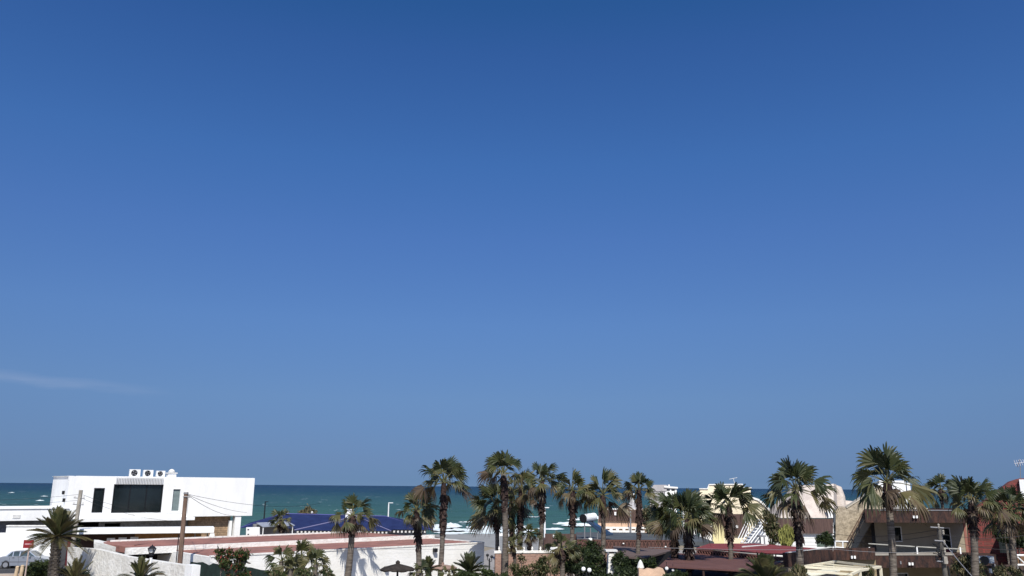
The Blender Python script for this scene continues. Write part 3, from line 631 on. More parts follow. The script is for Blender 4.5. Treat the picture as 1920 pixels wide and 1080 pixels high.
# brown sun shade in front of the villa
q = [at(1150, 1023.5, 68.5), at(1262, 1031, 67.5), at(1206, 1046, 57), at(1150, 1041, 58)]
t = thing('shade_canopy', Vector((q[3].x+2, 62, 0)), 'sloping dull brown shade canopy in front of the lattice parapet', 'canopy')
mb = MB(); mb.slab(q, .12); mb.build('canopy_sheet', M('dull_brown_canopy', (.12, .085, .075), var=.15, scale=.6), t)
for p in (q[2], q[3]):
    mb = MB(); mb.tube([Vector((p.x, p.y+.1, 0)), Vector((p.x, p.y+.1, p.z-.13))], .06, 6); mb.build('post', wood_dark, t)
mb = MB(); mb.prism([(q[3].x, 60.5), (q[2].x+.5, 60.5), (q[1].x, 66.5), (q[0].x, 67)], 0, 2.3); mb.build('shade_block', shade_black, t)  # added black block standing in for the shade below this canopy
# solar water heater on the villa roof
s0 = at(1120, 1003, 74); rz_ = zv-.12
t = thing('solar_water_heater', Vector((s0.x, 76, rz_)), 'rooftop solar water heater with white horizontal tank and tilted blue panel', 'water heater')
c0 = at(1094, 972, 75); c1 = at(1114, 969, 76.2)
mb = MB(); mb.tube([c0, c1], .35, 16); tk = mb.build('tank', white_metal, t, smooth=False)
mb = MB(); dd = (c1-c0).normalized(); mb.tube([c0-dd*.12, c0-dd*.003], [.36, .37], 16); mb.build('tank_end', black_metal, tk)
a0, a1, a2, a3 = at(1097, 976, 75.2), at(1116, 972, 76.4), at(1146, 1000, 75.0), at(1128, 1004, 73.6)
a0, a1, a2, a3 = at(1100, 977, 75.0), at(1112, 977, 76.2), at(1150, 1001, 74.6), at(1132, 1003.5, 73.8)
mb = MB(); mb.slab([a0, a1, a2, a3], .1); mb.build('collector_panel', panel_blue, t)
for px, py, Y, zt_ in ((1096, 975, 75.0, 0), (1107, 990, 74.6, 0), (1120, 1000, 74.2, 0)):
    p = at(px, py, Y); mb = MB(); mb.tube([(p.x, p.y, rz_), (p.x, p.y, p.z)], .05, 6); mb.build('leg', grey_metal, t)
mb = MB(); mb.tube([(a3.x, a3.y, rz_+.03), (c0.x, c0.y, rz_+.03)], .04, 5); mb.build('base_rail', grey_metal, t)

# terrace house with brown fence and peach wall
Tf = Fr(1130, 104, 1222, 104).look(1130)
t = thing('peach_house', Tf.pt(3, -3, 0), 'peach walled house with a brown screened roof terrace, left of the grey pyramid roof', 'house')
mb = MB(); Tf.pbox(mb, 1122, 956, 1218, 977, -.2, 0); mb.build('roof_screen', brown_reed, t)
zq = Tf.uz(1170, 977)[1]
mb = MB(); Tf.box(mb, -.6, Tf.w-.2, -6, -.25, -1, zq); mb.build('wall', peach, t)
mb = MB(); Tf.box(mb, -.7, Tf.w, -.24, .1, Tf.uz(1170, 990)[1]-.1, Tf.uz(1170, 988)[1]); mb.build('string_course', white_block, t)
mb = MB(); Tf.pbox(mb, 1135, 953.5, 1190, 955.5, -.2, .02); mb.build('coping', white_block, t)
for i in range(6):
    u, z = Tf.uz(1135+i*12, 996, .6); mb = MB(); Tf.box(mb, u-.25, u+.1, .4, .7, 1.2, z+.45); mb.build('balustrade_pier', white_block, t)
mb = MB(); Tf.box(mb, 0, 5, .45, .65, 1.0, Tf.uz(1160, 994)[1]); mb.build('balustrade', white_block, t)
mb = MB(); Tf.pbox(mb, 1152, 960, 1158, 966, .01, .15); mb.build('wall_light', globe, t)
# grey pyramid roof with little white chimney
c = at(1186, 955, 112); zb_ = c.z; b0 = [at(1171, 955, 111), at(1206, 955, 111), at(1206, 955, 117), at(1171, 955, 117)]
t = thing('pyramid_roof_house', Vector((c.x+.5, 114, 0)), 'small house with a pale grey pyramid roof and white lookout chimney', 'house')
ap = at(1184, 938, 113.5)
mb = MB(); bs = [Vector((v.x, v.y, zb_)) for v in b0]; mb.add(bs+[ap], [[0, 1, 4], [1, 2, 4], [2, 3, 4], [3, 0, 4], [3, 2, 1, 0]]); mb.build('roof', pyr_grey, t)
mb = MB(); mb.prism([(v.x+(c.x-v.x)*.08, v.y) for v in b0], -1, zb_-.01); mb.build('wall', peach, t)
mb = MB(); p = at(1185, 936, 113.5); mb.box((p.x, p.y, p.z), (.5, .5, 1.5)); mb.box((p.x, p.y, p.z+.6), (.75, .7, .3)); mb.build('chimney', white, t)
mb = MB(); p = at(1182, 990, 103); p2 = at(1182, 955, 103); mb.tube([(p.x, p.y, -1), p2], .09, 6); mb.build('lamp_post', grey_metal, None, 'slim grey post in front of the brown roof screen', 'post')
# far flat roofed white house
Fw = Fr(1222, 150, 1272, 152).look(1222)
t = thing('white_villa', Fw.pt(2, -4, 0), 'distant white flat-topped villa rising to the horizon behind the palms', 'house')
mb = MB(); Fw.ppoly(mb, [(1219, 990), (1219, 921), (1246, 921), (1246, 990)], -6, 0); mb.build('grey_wing', pyr_grey, t)
mb = MB(); Fw.ppoly(mb, [(1215, 921), (1226, 909), (1250, 909), (1250, 921)], -6, .1); mb.build('sloping_roof', pyr_grey, t)
mb = MB(); Fw.ppoly(mb, [(1247, 990), (1247, 914), (1269, 914), (1269, 990)], -6, 0); mb.build('white_wing', white, t)
mb = MB(); Fw.ppoly(mb, [(1245, 914), (1245, 911.5), (1253, 911), (1253, 908.5), (1256, 908.5), (1256, 912), (1271, 913), (1271, 916)], -6.2, .3); mb.build('roof_slab', white, t)
for a_, b_ in ((1250, 1256), (1259, 1265)):
    mb = MB(); Fw.pbox(mb, a_, 917, b_, 920, .002, .05); mb.build('window', glass, t)
for px in (1283, 1299):
    Fd = 130; p = at(px, 940, Fd); q0 = at(px, 932, Fd); mb = MB(); mb.lathe((p.x, p.y, -1), [(.38, 0), (.38, q0.z+.4), (.34, q0.z+.7), (.2, q0.z+.95), (.03, q0.z+1.08)], 10)
    mb.build('domed_turret', white, None, 'small white domed turret, %s of the pair behind the palms' % ('left' if px < 1290 else 'right'), 'turret', 'white domed turrets')

# ------------------------------------------------------------ cream house with curved wing
Cr = Fr(1312, 104, 1408, 106).look(1308)
t = thing('cream_house', Cr.pt(3, -3, 0), 'cream stepped house with a curved buttress wall beside white stairs', 'house')
mb = MB(); Cr.ppoly(mb, [(1312, 1025), (1312, 917), (1327, 917), (1330, 909), (1392, 908.5), (1393, 914.5), (1407.5, 915), (1408, 1025)], -6, 0); mb.build('tower_wall', cream, t)
mb = MB(); Cr.ppoly(mb, [(1311, 917.3), (1311, 915.5), (1326, 915.5), (1329, 907.5), (1392.6, 907), (1394, 913), (1409, 913.5), (1409, 915.5), (1393, 915), (1392, 909), (1330, 909.5), (1327.5, 917.4)], -.5, .12); mb.build('cornice', white_block, t)
mb = MB(); Cr.ppoly(mb, [(1402, 1025), (1402, 934), (1414, 934), (1422, 937), (1433, 946), (1443, 956), (1443, 1025)], -1.5, .3); mb.build('curved_wing', cream, t)
mb = MB(); Cr.ppoly(mb, [(1402, 935), (1402, 932.6), (1414, 932.6), (1423, 935.6), (1434, 944.6), (1444, 955), (1442, 957.5), (1432, 948), (1421, 938.5), (1413, 936)], -1.4, .45); mb.build('curved_coping', white_block, t)
mb = MB(); Cr.pbox(mb, 1341, 964, 1402, 1003, .02, .35); mb.build('reed_screen', brown_reed, t)
mb = MB(); Cr.ppoly(mb, [(1336, 1022), (1338, 965), (1350, 975), (1358, 990), (1358, 1022)], .36, .8); mb.build('yellow_wall', yellow_wall, t)
mb = MB(); Cr.pbox(mb, 1377, 985, 1384, 990, .36, .45); mb.build('wall_light', globe, t)
mb = MB(); Cr.pbox(mb, 1312, 985, 1336, 1022, .02, .3); mb.build('low_wall', white, t)
mb = MB(); p = at(1375, 897, 107); b_ = at(1378, 909, 107); mb.tube([b_, p], .03, 5); mb.tube([p+Vector((-.5, 0, -.1)), p+Vector((.5, 0, .1))], .025, 5); mb.build('tv_antenna', off_white, t)
# white outdoor staircase
St = Fr(1384, 88, 1448, 89)
t = thing('outdoor_stairs', St.pt(1.5, 0, 0), 'white open stairs with ladder-like railings climbing to the cream house', 'stairs')
mb = MB(); St.ppoly(mb, [(1425, 978), (1447, 978), (1447, 1027), (1394, 1027)], -.9, -.62); mb.build('side_wall', white, t)
for k_, (dx, dd_) in enumerate(((0, -.4), (13, .5))):
    mb = MB(); a0 = St.uz(1389+dx, 1018, dd_); a1 = St.uz(1421+dx, 975, dd_)
    for off_ in (0, .28):
        mb.tube([St.pt(a0[0]+off_*1.2, dd_, a0[1]), St.pt(a1[0]+off_*1.2, dd_, a1[1])], .055, 6)
    mb.build('stringer', white_metal, t)
for i in range(9):
    f_ = i/8; a0 = St.uz(1397, 1018, .5); a1 = St.uz(1429, 975, .5); u = a0[0]+(a1[0]-a0[0])*f_; z = a0[1]+(a1[1]-a0[1])*f_
    mb = MB(); St.box(mb, u-.05, u+.5, -.35, .45, z-.03, z+.03); mb.build('step', white_metal, t)
mb = MB(); a0 = St.uz(1381, 1010, -.8); a1 = St.uz(1397, 975, -.8)
for off_ in (0, .4, .8): mb.tube([St.pt(a0[0]+off_*.6, -.5, a0[1]-off_*.3), St.pt(a1[0]+off_*.6, -.5, a1[1]-off_*.3)], .04, 6)
mb.build('handrail', white_metal, t)
mb = MB(); St.pbox(mb, 1424, 1004, 1436, 1007, .1, .9); St.pbox(mb, 1425, 1007.2, 1427, 1027, .2, .3); St.pbox(mb, 1433, 1007.2, 1435, 1027, .2, .3)
mb.build('garden_table', grey_metal, None, 'small grey table beside the foot of the white stairs', 'table')

# ------------------------------------------------------------ pale pink hipped house
Pk = Fr(1462, 92, 1560, 93).look(1450)
t = thing('pink_roof_house', Pk.pt(3, -4, 0), 'house with a tall pale pink truncated pyramid roof above a brown shingle band', 'house')
zr = Pk.uz(1510, 971)[1]
b0 = [Pk.pt(Pk.uz(1462, 971)[0], .15, zr), Pk.pt(Pk.uz(1563, 972)[0], .15, zr), Pk.pt(Pk.uz(1590, 972)[0], -9, zr), Pk.pt(Pk.uz(1436, 972)[0]-.4, -7.5, zr)]
k0, k1, k2, k3 = at(1494, 914, 97), at(1563, 907, 96.5), at(1568, 908, 99.5), at(1490, 910, 100)
mb = MB(); mb.add(b0+[k0, k1, k2, k3], [[0, 1, 5, 4], [1, 2, 6, 5], [2, 3, 7, 6], [3, 0, 4, 7], [4, 5, 6, 7], [3, 2, 1, 0]]); mb.build('roof', pink_roof, t)
mb = MB(); c = at(1572, 955, 100); mb.lathe((c.x, c.y, zr-1), [(.9, 0), (.9, 1.9), (.85, 3.2), (.55, at(1572, 913, 100).z-zr+1), (.1, at(1572, 910, 100).z-zr+1)], 12); mb.build('round_turret', pink_roof, t)
mb = MB(); c = at(1585, 955, 101); mb.lathe((c.x, c.y, 0), [(1.3, 0), (1.3, at(1585, 945, 101).z), (1.0, at(1585, 939.5, 101).z), (.1, at(1585, 938, 101).z)], 12); mb.build('low_turret', pink_roof, t)
mb = MB(); Pk.pbox(mb, 1552, 950, 1561, 971, .16, .4); mb.build('corner_pier', white, t)
mb = MB(); Pk.ppoly(mb, [(1458, 972), (1562, 973), (1562, 1001), (1488, 1000), (1488, 997), (1458, 994)], 0, .3); mb.build('shingle_band', brown_reed, t)
mb = MB(); h_ = Pk.hole(1531, 1004, 1562, 1026); u0 = Pk.uz(1446, 1005)[0]; u1 = Pk.uz(1568, 1010)[0]
Pk.wall(mb, u0, u1, 0, zr-.5, [h_], d=-.05); Pk.box(mb, u0, u1, -7, -3, 0, zr-.3)
mb.build('wall', M('white_louvre_wall', (.72, .72, .69), var=.08, lines=('Z', .36, .12, .55)), t)
mb = MB(); Pk.box(mb, h_[0], h_[1], -.9, -.6, h_[2], h_[3]+.3); mb.build('window_recess', M('grey_green_glass', (.10, .13, .11), rough=.3), t)
mb = MB(); p = at(1566, 1030, 78); p2 = at(1564, 955, 78); mb.tube([(p.x, p.y, 0), p2], .13, 8); mb.build('lamp_post', M('grey_post_paint', (.10, .11, .12)), None, 'tall dark grey post between the pink roofed house and the roughcast wall', 'post')

# ------------------------------------------------------------ red roof, lattice and shade roofs
z1 = at(1400, 1030, 58).z
t = thing('red_roof_house', Vector((at(1400, 1030, 60).x, 60, 0)), 'low building with a dull red flat roof and brown lattice fascia', 'house')
q = [at(1305, 1027.5, 60.5), at(1470, 1039.5, 53.6), at(1545, 1029, 63), at(1418, 1019, 68), at(1330, 1019, 67.8)]
zr_ = sum(v.z for v in q)/5; print('red roof z', [round(v.z, 2) for v in q])
mb = MB(); mb.slab([Vector((v.x, v.y, v.z)) for v in q], .06); mb.build('roof', red_roof, t)
mb = MB(); mb.tube([at(1392, 1025.5, 62), at(1438, 1022.5, 65.5)], .06, 5); mb.build('roof_flashing', off_white, t)
mb = MB(); mb.tube([q[1]+Vector((0, 0, .05)), q[2]+Vector((0, 0, .05))], .045, 5); mb.build('roof_edge', white_block, t)
L1 = Fr.__new__(Fr); L1.set(q[0].xy, q[1].xy); zA = L1.uz(1305, 1031)[1]; 
lz1 = min(q[0].z, q[1].z)-.07; lz0 = lz1-.36
mb = MB(); L1.box(mb, 0, L1.w, -.3, -.1, 0, lz1); mb.build('wall', wood_dark, t)
lattice(L1, 1305, 1038, 1470, 1050, lz0, lz1, -.05, 30, lat_r, t)
mb = MB(); L1.box(mb, 0, L1.w, -.08, .03, lz0-.1, lz0-.01); mb.build('red_sill', M('salmon_trim', (.42, .14, .10)), t)
# brown shade roof in front
q = [at(1262, 1036.5, 60.5), at(1300, 1039, 58.5), at(1469, 1054, 52), at(1408, 1070, 46), at(1236, 1061, 48.5)]
t = thing('awning_roof', Vector((q[3].x-2, 50, 0)), 'broad sloping maroon brown shade roof in front of the red roof', 'canopy')
print('shade', [round(v.z, 2) for v in q])
mb = MB(); mb.slab(q, .08); mb.build('canopy_sheet', brown_cloth, t)
for p in (q[3], q[4], (q[3]+q[4])/2):
    mb = MB(); mb.tube([Vector((p.x, p.y+.12, 0)), Vector((p.x, p.y+.12, p.z-.1))], .06, 6); mb.build('post', wood_dark, t)
mb = MB(); mb.prism([(q[4].x+.6, 51.5), (q[3].x+1, 49.5), (q[2].x, 53), (q[1].x, 60), (q[0].x, 61.5)], 0, 1.6); mb.build('shade_block', shade_black, t)  # black block added in place of the shadow under the awning
for px, py, rr_, w_ in ((1250, 1066, .1, 'left, larger'), (1262, 1069, .08, 'right, smaller')):
    p = at(px, py, 48.25); lt_ = thing('hanging_lamp', p, w_+' of two tiny white lamps under the edge of the maroon shade roof', 'lamp', 'tiny lamps under the shade roof')
    mb = MB(); mb.ball(p, rr_, 6); mb.build('globe', globe, lt_); mb = MB(); mb.tube([p+Vector((0, 0, rr_)), p+Vector((0, 0, rr_+.25))], .015, 5); mb.build('cord', black_metal, lt_)
# ruined pink wall at the bottom
Rw = Fr(1196, 47, 1250, 47)
mb = MB(); Rw.ppoly(mb, [(1198, 1130), (1198, 1066), (1208, 1069), (1216, 1066), (1228, 1068), (1236, 1064), (1243, 1066), (1247, 1074), (1247, 1130)], -.4, 0)
mb.build('garden_wall', peach, None, 'crumbling peach garden wall with an uneven top, under the brown canopy', 'wall')
mb = MB(); c = at(1201, 1064, 47.5); mb.lathe((c.x, c.y, 0), [(.15, 0), (.14, c.z-.1), (.2, c.z), (.12, c.z+.25), (.03, c.z+.4)], 10); mb.build('garden_finial', off_white, None, 'white urn shaped finial on the peach garden wall', 'ornament')
# white masonry chimney in the garden
K = Fr(1136, 54, 1160, 54)
t = thing('barbecue_chimney', K.pt(.3, 0, 0), 'white rendered barbecue chimney with a flat cap among the bushes', 'chimney')
mb = MB(); K.ppoly(mb, [(1138, 1120), (1141, 1042), (1143, 1038), (1153, 1038), (1155, 1048), (1160, 1056), (1161, 1120)], -.7, 0); mb.build('stack', white_rough, t)
mb = MB(); K.pbox(mb, 1136, 1031.5, 1158, 1034.5, -.8, .1); mb.build('cap', off_white, t)
mb = MB(); K.pbox(mb, 1139.5, 1034.6, 1142, 1037.9, -.7, 0); K.pbox(mb, 1152, 1034.6, 1155, 1037.9, -.7, 0); mb.build('cap_support', white_block, t)

# ------------------------------------------------------------ roughcast house with sloping wall and white window tower
Sx = Fr(1560, 64, 1660, 64).look(1562)
t = thing('roughcast_house', Sx.pt(2.5, -2.5, 0), 'beige roughcast house with a steep diagonal gable and white glazed lantern', 'house')
mb = MB(); Sx.ppoly(mb, [(1567, 1130), (1567, 957), (1572, 951), (1588, 953), (1651, 911.5), (1655, 914), (1655, 1130)], -5, 0); mb.build('sloping_wall', stucco, t)
mb = MB(); Sx.ppoly(mb, [(1588, 953.2), (1587, 951.5), (1651, 909.8), (1652, 911.6)], -5.05, .06); mb.build('wall_coping', M('pale_coping', (.52, .46, .36)), t)
Sy = Sx.off(2.0)
u0 = Sy.uz(1651, 930)[0]; u1 = Sy.uz(1708, 930)[0]; zt_ = Sy.uz(1680, 901)[1]; zb_ = Sy.uz(1680, 956)[1]
hs_ = [Sy.hole(1673, 921, 1686, 949), Sy.hole(1689, 921, 1697, 949)]
mb = block(Sy, u0, Sy.uz(1700, 930)[0], zb_-.5, zt_, 3, hs_); mb.build('lantern_tower', white, t)
for h_ in hs_: window(Sy, h_, t, white_metal, glass_lit)
mb = MB(); Sy.pbox(mb, 1702, 905, 1708.5, 952, -.5, .1); mb.build('pilaster', white, t)
mb = MB(); Sy.pbox(mb, 1649, 907, 1659, 956, -.3, .18); mb.build('pilaster', white, t)
mb = MB(); Sy.pbox(mb, 1670, 949.5, 1698, 956, .02, .3); mb.build('window_sill', white, t)
mb = MB(); Sy.pbox(mb, 1700, 952.5, 1740, 956.5, -.5, .3); mb.build('roof_ledge', white, t)

# ------------------------------------------------------------ beige house with brown parapets on the right
Rh = Fr(1622, 59.5, 1815, 60.5).look(1616)
t = thing('beige_house', Rh.pt(4, -3, 0), 'two storey shaded beige house with brown shingled parapet bands and balcony rails', 'house')
zp1 = Rh.uz(1715, 957.5)[1]; zp0 = Rh.uz(1715, 980)[1]
Rb = Rh.off(2.5)
wz = [Rb.hole(1674, 987, 1691, 1016), Rb.hole(1767, 989, 1784, 1044), Rb.hole(1683, 1074, 1704, 1100)]
ub0 = Rb.uz(1640, 990)[0]; ub1 = Rb.uz(1822, 990)[0]
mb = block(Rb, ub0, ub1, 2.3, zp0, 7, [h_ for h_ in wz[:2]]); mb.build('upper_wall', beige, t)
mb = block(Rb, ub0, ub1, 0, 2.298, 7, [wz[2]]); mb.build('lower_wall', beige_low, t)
window(Rb, wz[0], t, off_white, glass); window(Rb, wz[1], t, off_white, glass, name='balcony_door'); window(Rb, wz[2], t, off_white, glass)
mb = MB(); Rh.box(mb, Rh.uz(1622, 968)[0], Rh.uz(1820, 970)[0], -8, 0, zp0, zp1); mb.build('roof_parapet', brown_rust, t)
mb = MB(); Rh.box(mb, Rh.uz(1648, 968)[0], Rh.uz(1820, 970)[0], -.4, .04, zp1+.002, zp1+.05); mb.build('coping', grey_metal, t)
zq1 = Rh.uz(1715, 1041)[1]; zq0 = Rh.uz(1715, 1064)[1]; print('beige z', zp1, zp0, zq1, zq0)
mb = MB(); Rh.box(mb, Rh.uz(1632, 1045)[0], Rh.uz(1870, 1050)[0], -2.45, .1, zq0, zq1); mb.build('balcony_parapet', brown_rust, t)
mb = MB(); Rh.box(mb, Rh.uz(1632, 1045)[0], Rh.uz(1790, 1050)[0], -1.4, .14, zq1+.002, zq1+.08); mb.build('balcony_coping', M('worn_beige_coping', (.34, .31, .27), var=.25), t)
rail_m = M('weathered_rail_white', (.42, .41, .37), var=.35, scale=1.5)
rl = [(1628, 1021, 1680, 1024), (1718, 1023, 1800, 1030)]
for x0, y0, x1, y1 in ((1628, 1019.5, 1715, 1025), (1718, 1025, 1806, 1030)):
    a0 = Rh.uz(x0, y0, -.05); a1 = Rh.uz(x1, y1, -.05); mb = MB(); mb.tube([Rh.pt(a0[0], -.05, a0[1]), Rh.pt(a1[0], -.05, a1[1])], .04, 6); mb.build('rail', rail_m, t)
for px in (1630, 1719, 1800):
    a0 = Rh.uz(px, 1025, -.05); mb = MB(); Rh.box(mb, a0[0]-.05, a0[0]+.05, -.1, 0, zq1+.08, a0[1]-.03); mb.build('rail_post', white_metal, t)
def spots(F, px, py, d, label, gap=.11, s=.085):
    u, z = F.uz(px, py, d); q_ = thing('wall_spotlights', F.pt(u, d, z), label, 'lamp', 'twin white wall lamps')
    for sg in (-1, 1):
        m_ = MB(); F.box(m_, u+sg*gap-s*.8, u+sg*gap+s*.8, d, d+.2, z-s, z+s); m_.build('lamp_head', globe, q_)
    m_ = MB(); F.box(m_, u-.05, u+.05, d, d+.08, z-.04, z+.04); m_.build('bracket', grey_metal, q_)
spots(Rh, 1716, 969, .002, 'twin white lamps on the upper brown parapet of the beige house')
spots(Rh, 1708, 1057, .102, 'twin white lamps on the lower brown balcony band, left of the leaning pole')
for px, py in ((1670, 1052), (1689, 1055)):
    mb = MB(); Rh.pbox(mb, px-1.3, py-3, px+1.3, py+3, .101, .15); mb.build('wall_plaque', grey_metal, t)
mb = MB(); Rb.pbox(mb, 1768, 1028, 1783, 1044, .03, .12); mb.build('storage_box', M('maroon_box', (.12, .02, .03)), t)
# external stair on roughcast wall
Se = Sx.off(-1.2)
tt = thing('outdoor_stairs', Se.pt(3, 0, 0), 'grey outdoor stairs with thin brown railing against the roughcast wall', 'stairs')
mb = MB(); Se.ppoly(mb, [(1580, 1052), (1592, 1052), (1634, 981), (1634, 975), (1621, 975)], -1, 0); mb.build('flight', M('stair_render', (.30, .26, .20), var=.2), tt)
rm = M('brown_iron', (.13, .085, .06))
for dy in (-14, -7):
    mb = MB(); a0 = Se.uz(1588, 1022+dy+6, .02); a1 = Se.uz(1620, 964+dy+6, .02); mb.tube([Se.pt(a0[0], .03, a0[1]), Se.pt(a1[0], .03, a1[1])], .04, 6); mb.build('handrail', rm, tt)
for i in range(4):
    f_ = i/3; mb = MB(); a0 = Se.uz(1588+32*f_, 1016-58*f_, .03); b_ = Se.uz(1588+32*f_, 1038-58*f_, .03); Se.box(mb, a0[0]-.03, a0[0]+.03, .0, .05, b_[1], a0[1]); mb.build('rail_post', rm, tt)
mb = MB(); Se.box(mb, Se.uz(1635, 1000)[0], Se.uz(1655, 1000)[0], -.9, -.85, 1.5, 5); mb.build('stair_side_wall', M('shade_painted_grey', (.16, .16, .17)), tt)  # panel grey has the shade beside the stairs painted in

# corner terrace with brown parapets
Q1 = Fr(1471, 51.5, 1556, 56.5); Q2 = Fr(1556, 56.5, 1634, 57.2).look(1556)
t = thing('terrace_house', Q1.pt(4, -3, 0), 'low terrace with dark brown shingled parapets meeting at an inner corner', 'house')
a1 = Q1.uz(1471, 1037.5)[1]; a0 = Q1.uz(1471, 1064)[1]; print('terrace', a1, a0, Q1.uz(1556, 1027)[1], Q1.uz(1556, 1053)[1])
mb = MB(); Q1.box(mb, 0, Q1.w, -.3, 0, a0, a1); mb.build('parapet', brown_rust, t)
mb = MB(); Q2.box(mb, .01, Q2.w, -.3, 0, a0+.0, a1-.05); mb.build('parapet', brown_rust, t)
mb = MB(); Q1.box(mb, -.03, Q1.w, -.12, .03, a1+.002, a1+.04); mb.build('coping', off_white, t)
mb = MB(); Q1.box(mb, .05, Q1.w, -1.2, -.302, 0, a1-.6); mb.build('terrace_floor', M('terrace_ochre', (.33, .27, .19), var=.2), t)
mb = MB(); Q2.box(mb, 0, Q2.w, -1, -.302, 0, a1-.3); mb.build('wall', beige_low, t)
mb = MB(); Q1.box(mb, .02, Q1.w, -.31, -.06, 0, a0-.002); mb.build('wall', M('pale_terrace_wall', (.24, .20, .15), var=.2), t)
spots(Q2, 1600, 1044.5, .002, 'twin white lamps on the brown terrace parapet above the white pergola')
# rooftop rail near centre-right
mb = MB(); rr = Q2.off(.6)
for (x0, y0, x1, y1) in ((1566, 1015, 1590, 1015.5), (1566, 1016, 1566.5, 1030), (1580, 1016, 1580.5, 1030), (1566, 1026, 1582, 1027)):
    a_ = rr.uz(x0, y0); b_ = rr.uz(x1, y1); mb.tube([rr.pt(a_[0], 0, a_[1]), rr.pt(b_[0], 0, b_[1])], .05, 5)
mb.build('roof_rail', white_metal, t)
# white pergola
pg = thing('pergola', Vector((at(1560, 1070, 47).x, 47, 0)), 'pale cream timber pergola at the foot of the brown terrace walls', 'pergola')
E = [at(1503, 1063, 47.5), at(1566, 1053, 52.0), at(1651, 1063, 48.5), at(1612, 1069.5, 46)]
zz = sum(v.z for v in E)/4; print('pergola', [round(v.z, 2) for v in E])
def beam(a, b, parent, name='beam', s=.08, m_=None):
    x = MB(); x.tube([a, b], s, 4); return x.build(name, m_ or cream_beam, parent)
beam(E[0], E[1], pg); beam(E[1], E[2], pg); beam(E[2], E[3], pg); beam(E[3], E[0], pg)
F0 = at(1506, 1070, 45.5); F1 = at(1596, 1077, 44.5); beam(F0, F1, pg); beam(E[0], F0, pg); beam(F1, E[3], pg)
for f_ in (.3, .6): beam(E[0].lerp(E[1], f_), E[3].lerp(E[2], f_), pg, 'rafter', .05)
for p in (E[2], E[3], F1, F0):
    beam(Vector((p.x, p.y, 0)), p-Vector((0, 0, .07)), pg, 'post', .085)
mb = MB(); q = [at(1508, 1068, 47), at(1562, 1059, 50.5), at(1575, 1064, 48.5), at(1520, 1074, 45.6)]; mb.slab([v-Vector((0, 0, .15)) for v in q], .05); mb.build('canvas_cover', M('cream_canvas', (.74, .72, .58), var=.1), pg)

# ------------------------------------------------------------ red house at the right edge
D1 = Fr(1816, 63, 1950, 61).look(1808)
t = thing('red_house', D1.pt(3, -3, 0), 'brick red gabled house half hidden by palms at the right edge', 'house')
mb = MB(); D1.ppoly(mb, [(1818, 1130), (1814, 960), (1832, 950), (1896, 902), (1912, 897), (1960, 897), (1960, 1130)], -5, 0); mb.build('gable_wall', red_wall, t)
mb = MB(); D1.pbox(mb, 1913, 899, 1960, 935, .01, .3); mb.build('white_corner', white, t)
mb = MB(); D1.pbox(mb, 1808.5, 962, 1813.5, 1050, -.3, .1); mb.build('corner_pilaster', M('salmon_pilaster', (.33, .14, .11), var=.15), t)
# projecting wing on the right that shades the red wall
mb = MB(); a_ = D1.uz(1888, 1000)[0]; D1.box(mb, a_, a_+5, .01, 2.4, 0, D1.uz(1888, 985)[1]); mb.build('projecting_wing', M('wing_ochre_render', (.20, .115, .06), var=.3), t)
mb = MB(); D1.box(mb, a_-.15, a_+5, .0, 2.6, D1.uz(1888, 985)[1]+.003, D1.uz(1888, 985)[1]+.18); mb.build('wing_roof', brown_band, t)
Dw = D1.off(-2.42); mb = MB(); Dw.pbox(mb, 1874, 1015, 1898, 1037, 0, .03); mb.build('window', glass, t)
mb = MB(); Dw.pbox(mb, 1905, 1000, 1950, 1040, 0, .02); mb.build('red_panel', red_wall, t)
# antenna
p = at(1913, 868, 64); b_ = at(1913, 897, 64)
ta = thing('tv_antenna', b_, 'spiky metal television antenna above the red house', 'antenna')
mb = MB(); mb.tube([b_-Vector((0, 0, .1)), p], .03, 6); mb.build('mast', grey_metal, ta)
mb = MB(); mb.tube([p+Vector((-.45, 0, -.05)), p+Vector((.5, 0, .08))], .022, 5)
for i in range(6): c = p+Vector((-.4+i*.17, 0, -.03+.02*i)); mb.tube([c+Vector((0, -.1, -.22)), c+Vector((0, .1, .22))], .016, 4)
mb.tube([p+Vector((-.12, -.2, .25)), p+Vector((-.12, .2, -.3))], .03, 4); mb.build('antenna_array', M('pale_aluminium', (.6, .6, .62), metal=.3), ta)
# rooftop clutter in front of the red house
Dz = Fr(1820, 55, 1930, 55)
t = thing('wall_air_conditioner', Dz.pt(1, 0, 0), 'pale grey air conditioner below the red brick wall', 'air conditioner')
mb = MB(); Dz.pbox(mb, 1834, 1043, 1864, 1056, -.4, 0); mb.build('casing', M('aged_casing', (.30, .35, .40)), t)
u, z = Dz.uz(1846, 1051, .02); mb = MB(); Dz.poly(mb, [(u+.28*math.cos(k_*math.pi/8), z+.28*math.sin(k_*math.pi/8)) for k_ in range(16)], .003, .05); mb.build('fan_grille', black_metal, t)
mb = MB(); Dz.box(mb, u-.5, u-.42, -.3, 0, 0, z-.2); Dz.box(mb, u+.6, u+.68, -.3, 0, 0, z-.2); mb.build('stand', grey_metal, t)
spots(Dz, 1861, 1070, .1, 'twin white lamps just below the pale grey air conditioner', .12, .13)
t = thing('low_wall', Dz.pt(2, -.5, 0), 'dark low brushwood screened wall at the bottom right corner', 'wall')
mb = MB(); Dz.ppoly(mb, [(1796, 1130), (1796, 1052), (1832, 1054), (1832, 1062), (1902, 1058), (1935, 1056), (1935, 1130)], -.5, -.42); mb.build('screen_panel', M('brushwood', (.10, .07, .055), c2=(.035, .028, .025), scale=2, stretch=(5, 5, .6), bump=1, bscale=5), t)
t = thing('balcony_railing', Dz.pt(4, 0, 0), 'short white tubular railing at the right edge above the brushwood screen', 'railing')
pts = [(1903, 1040), (1906, 1058)]
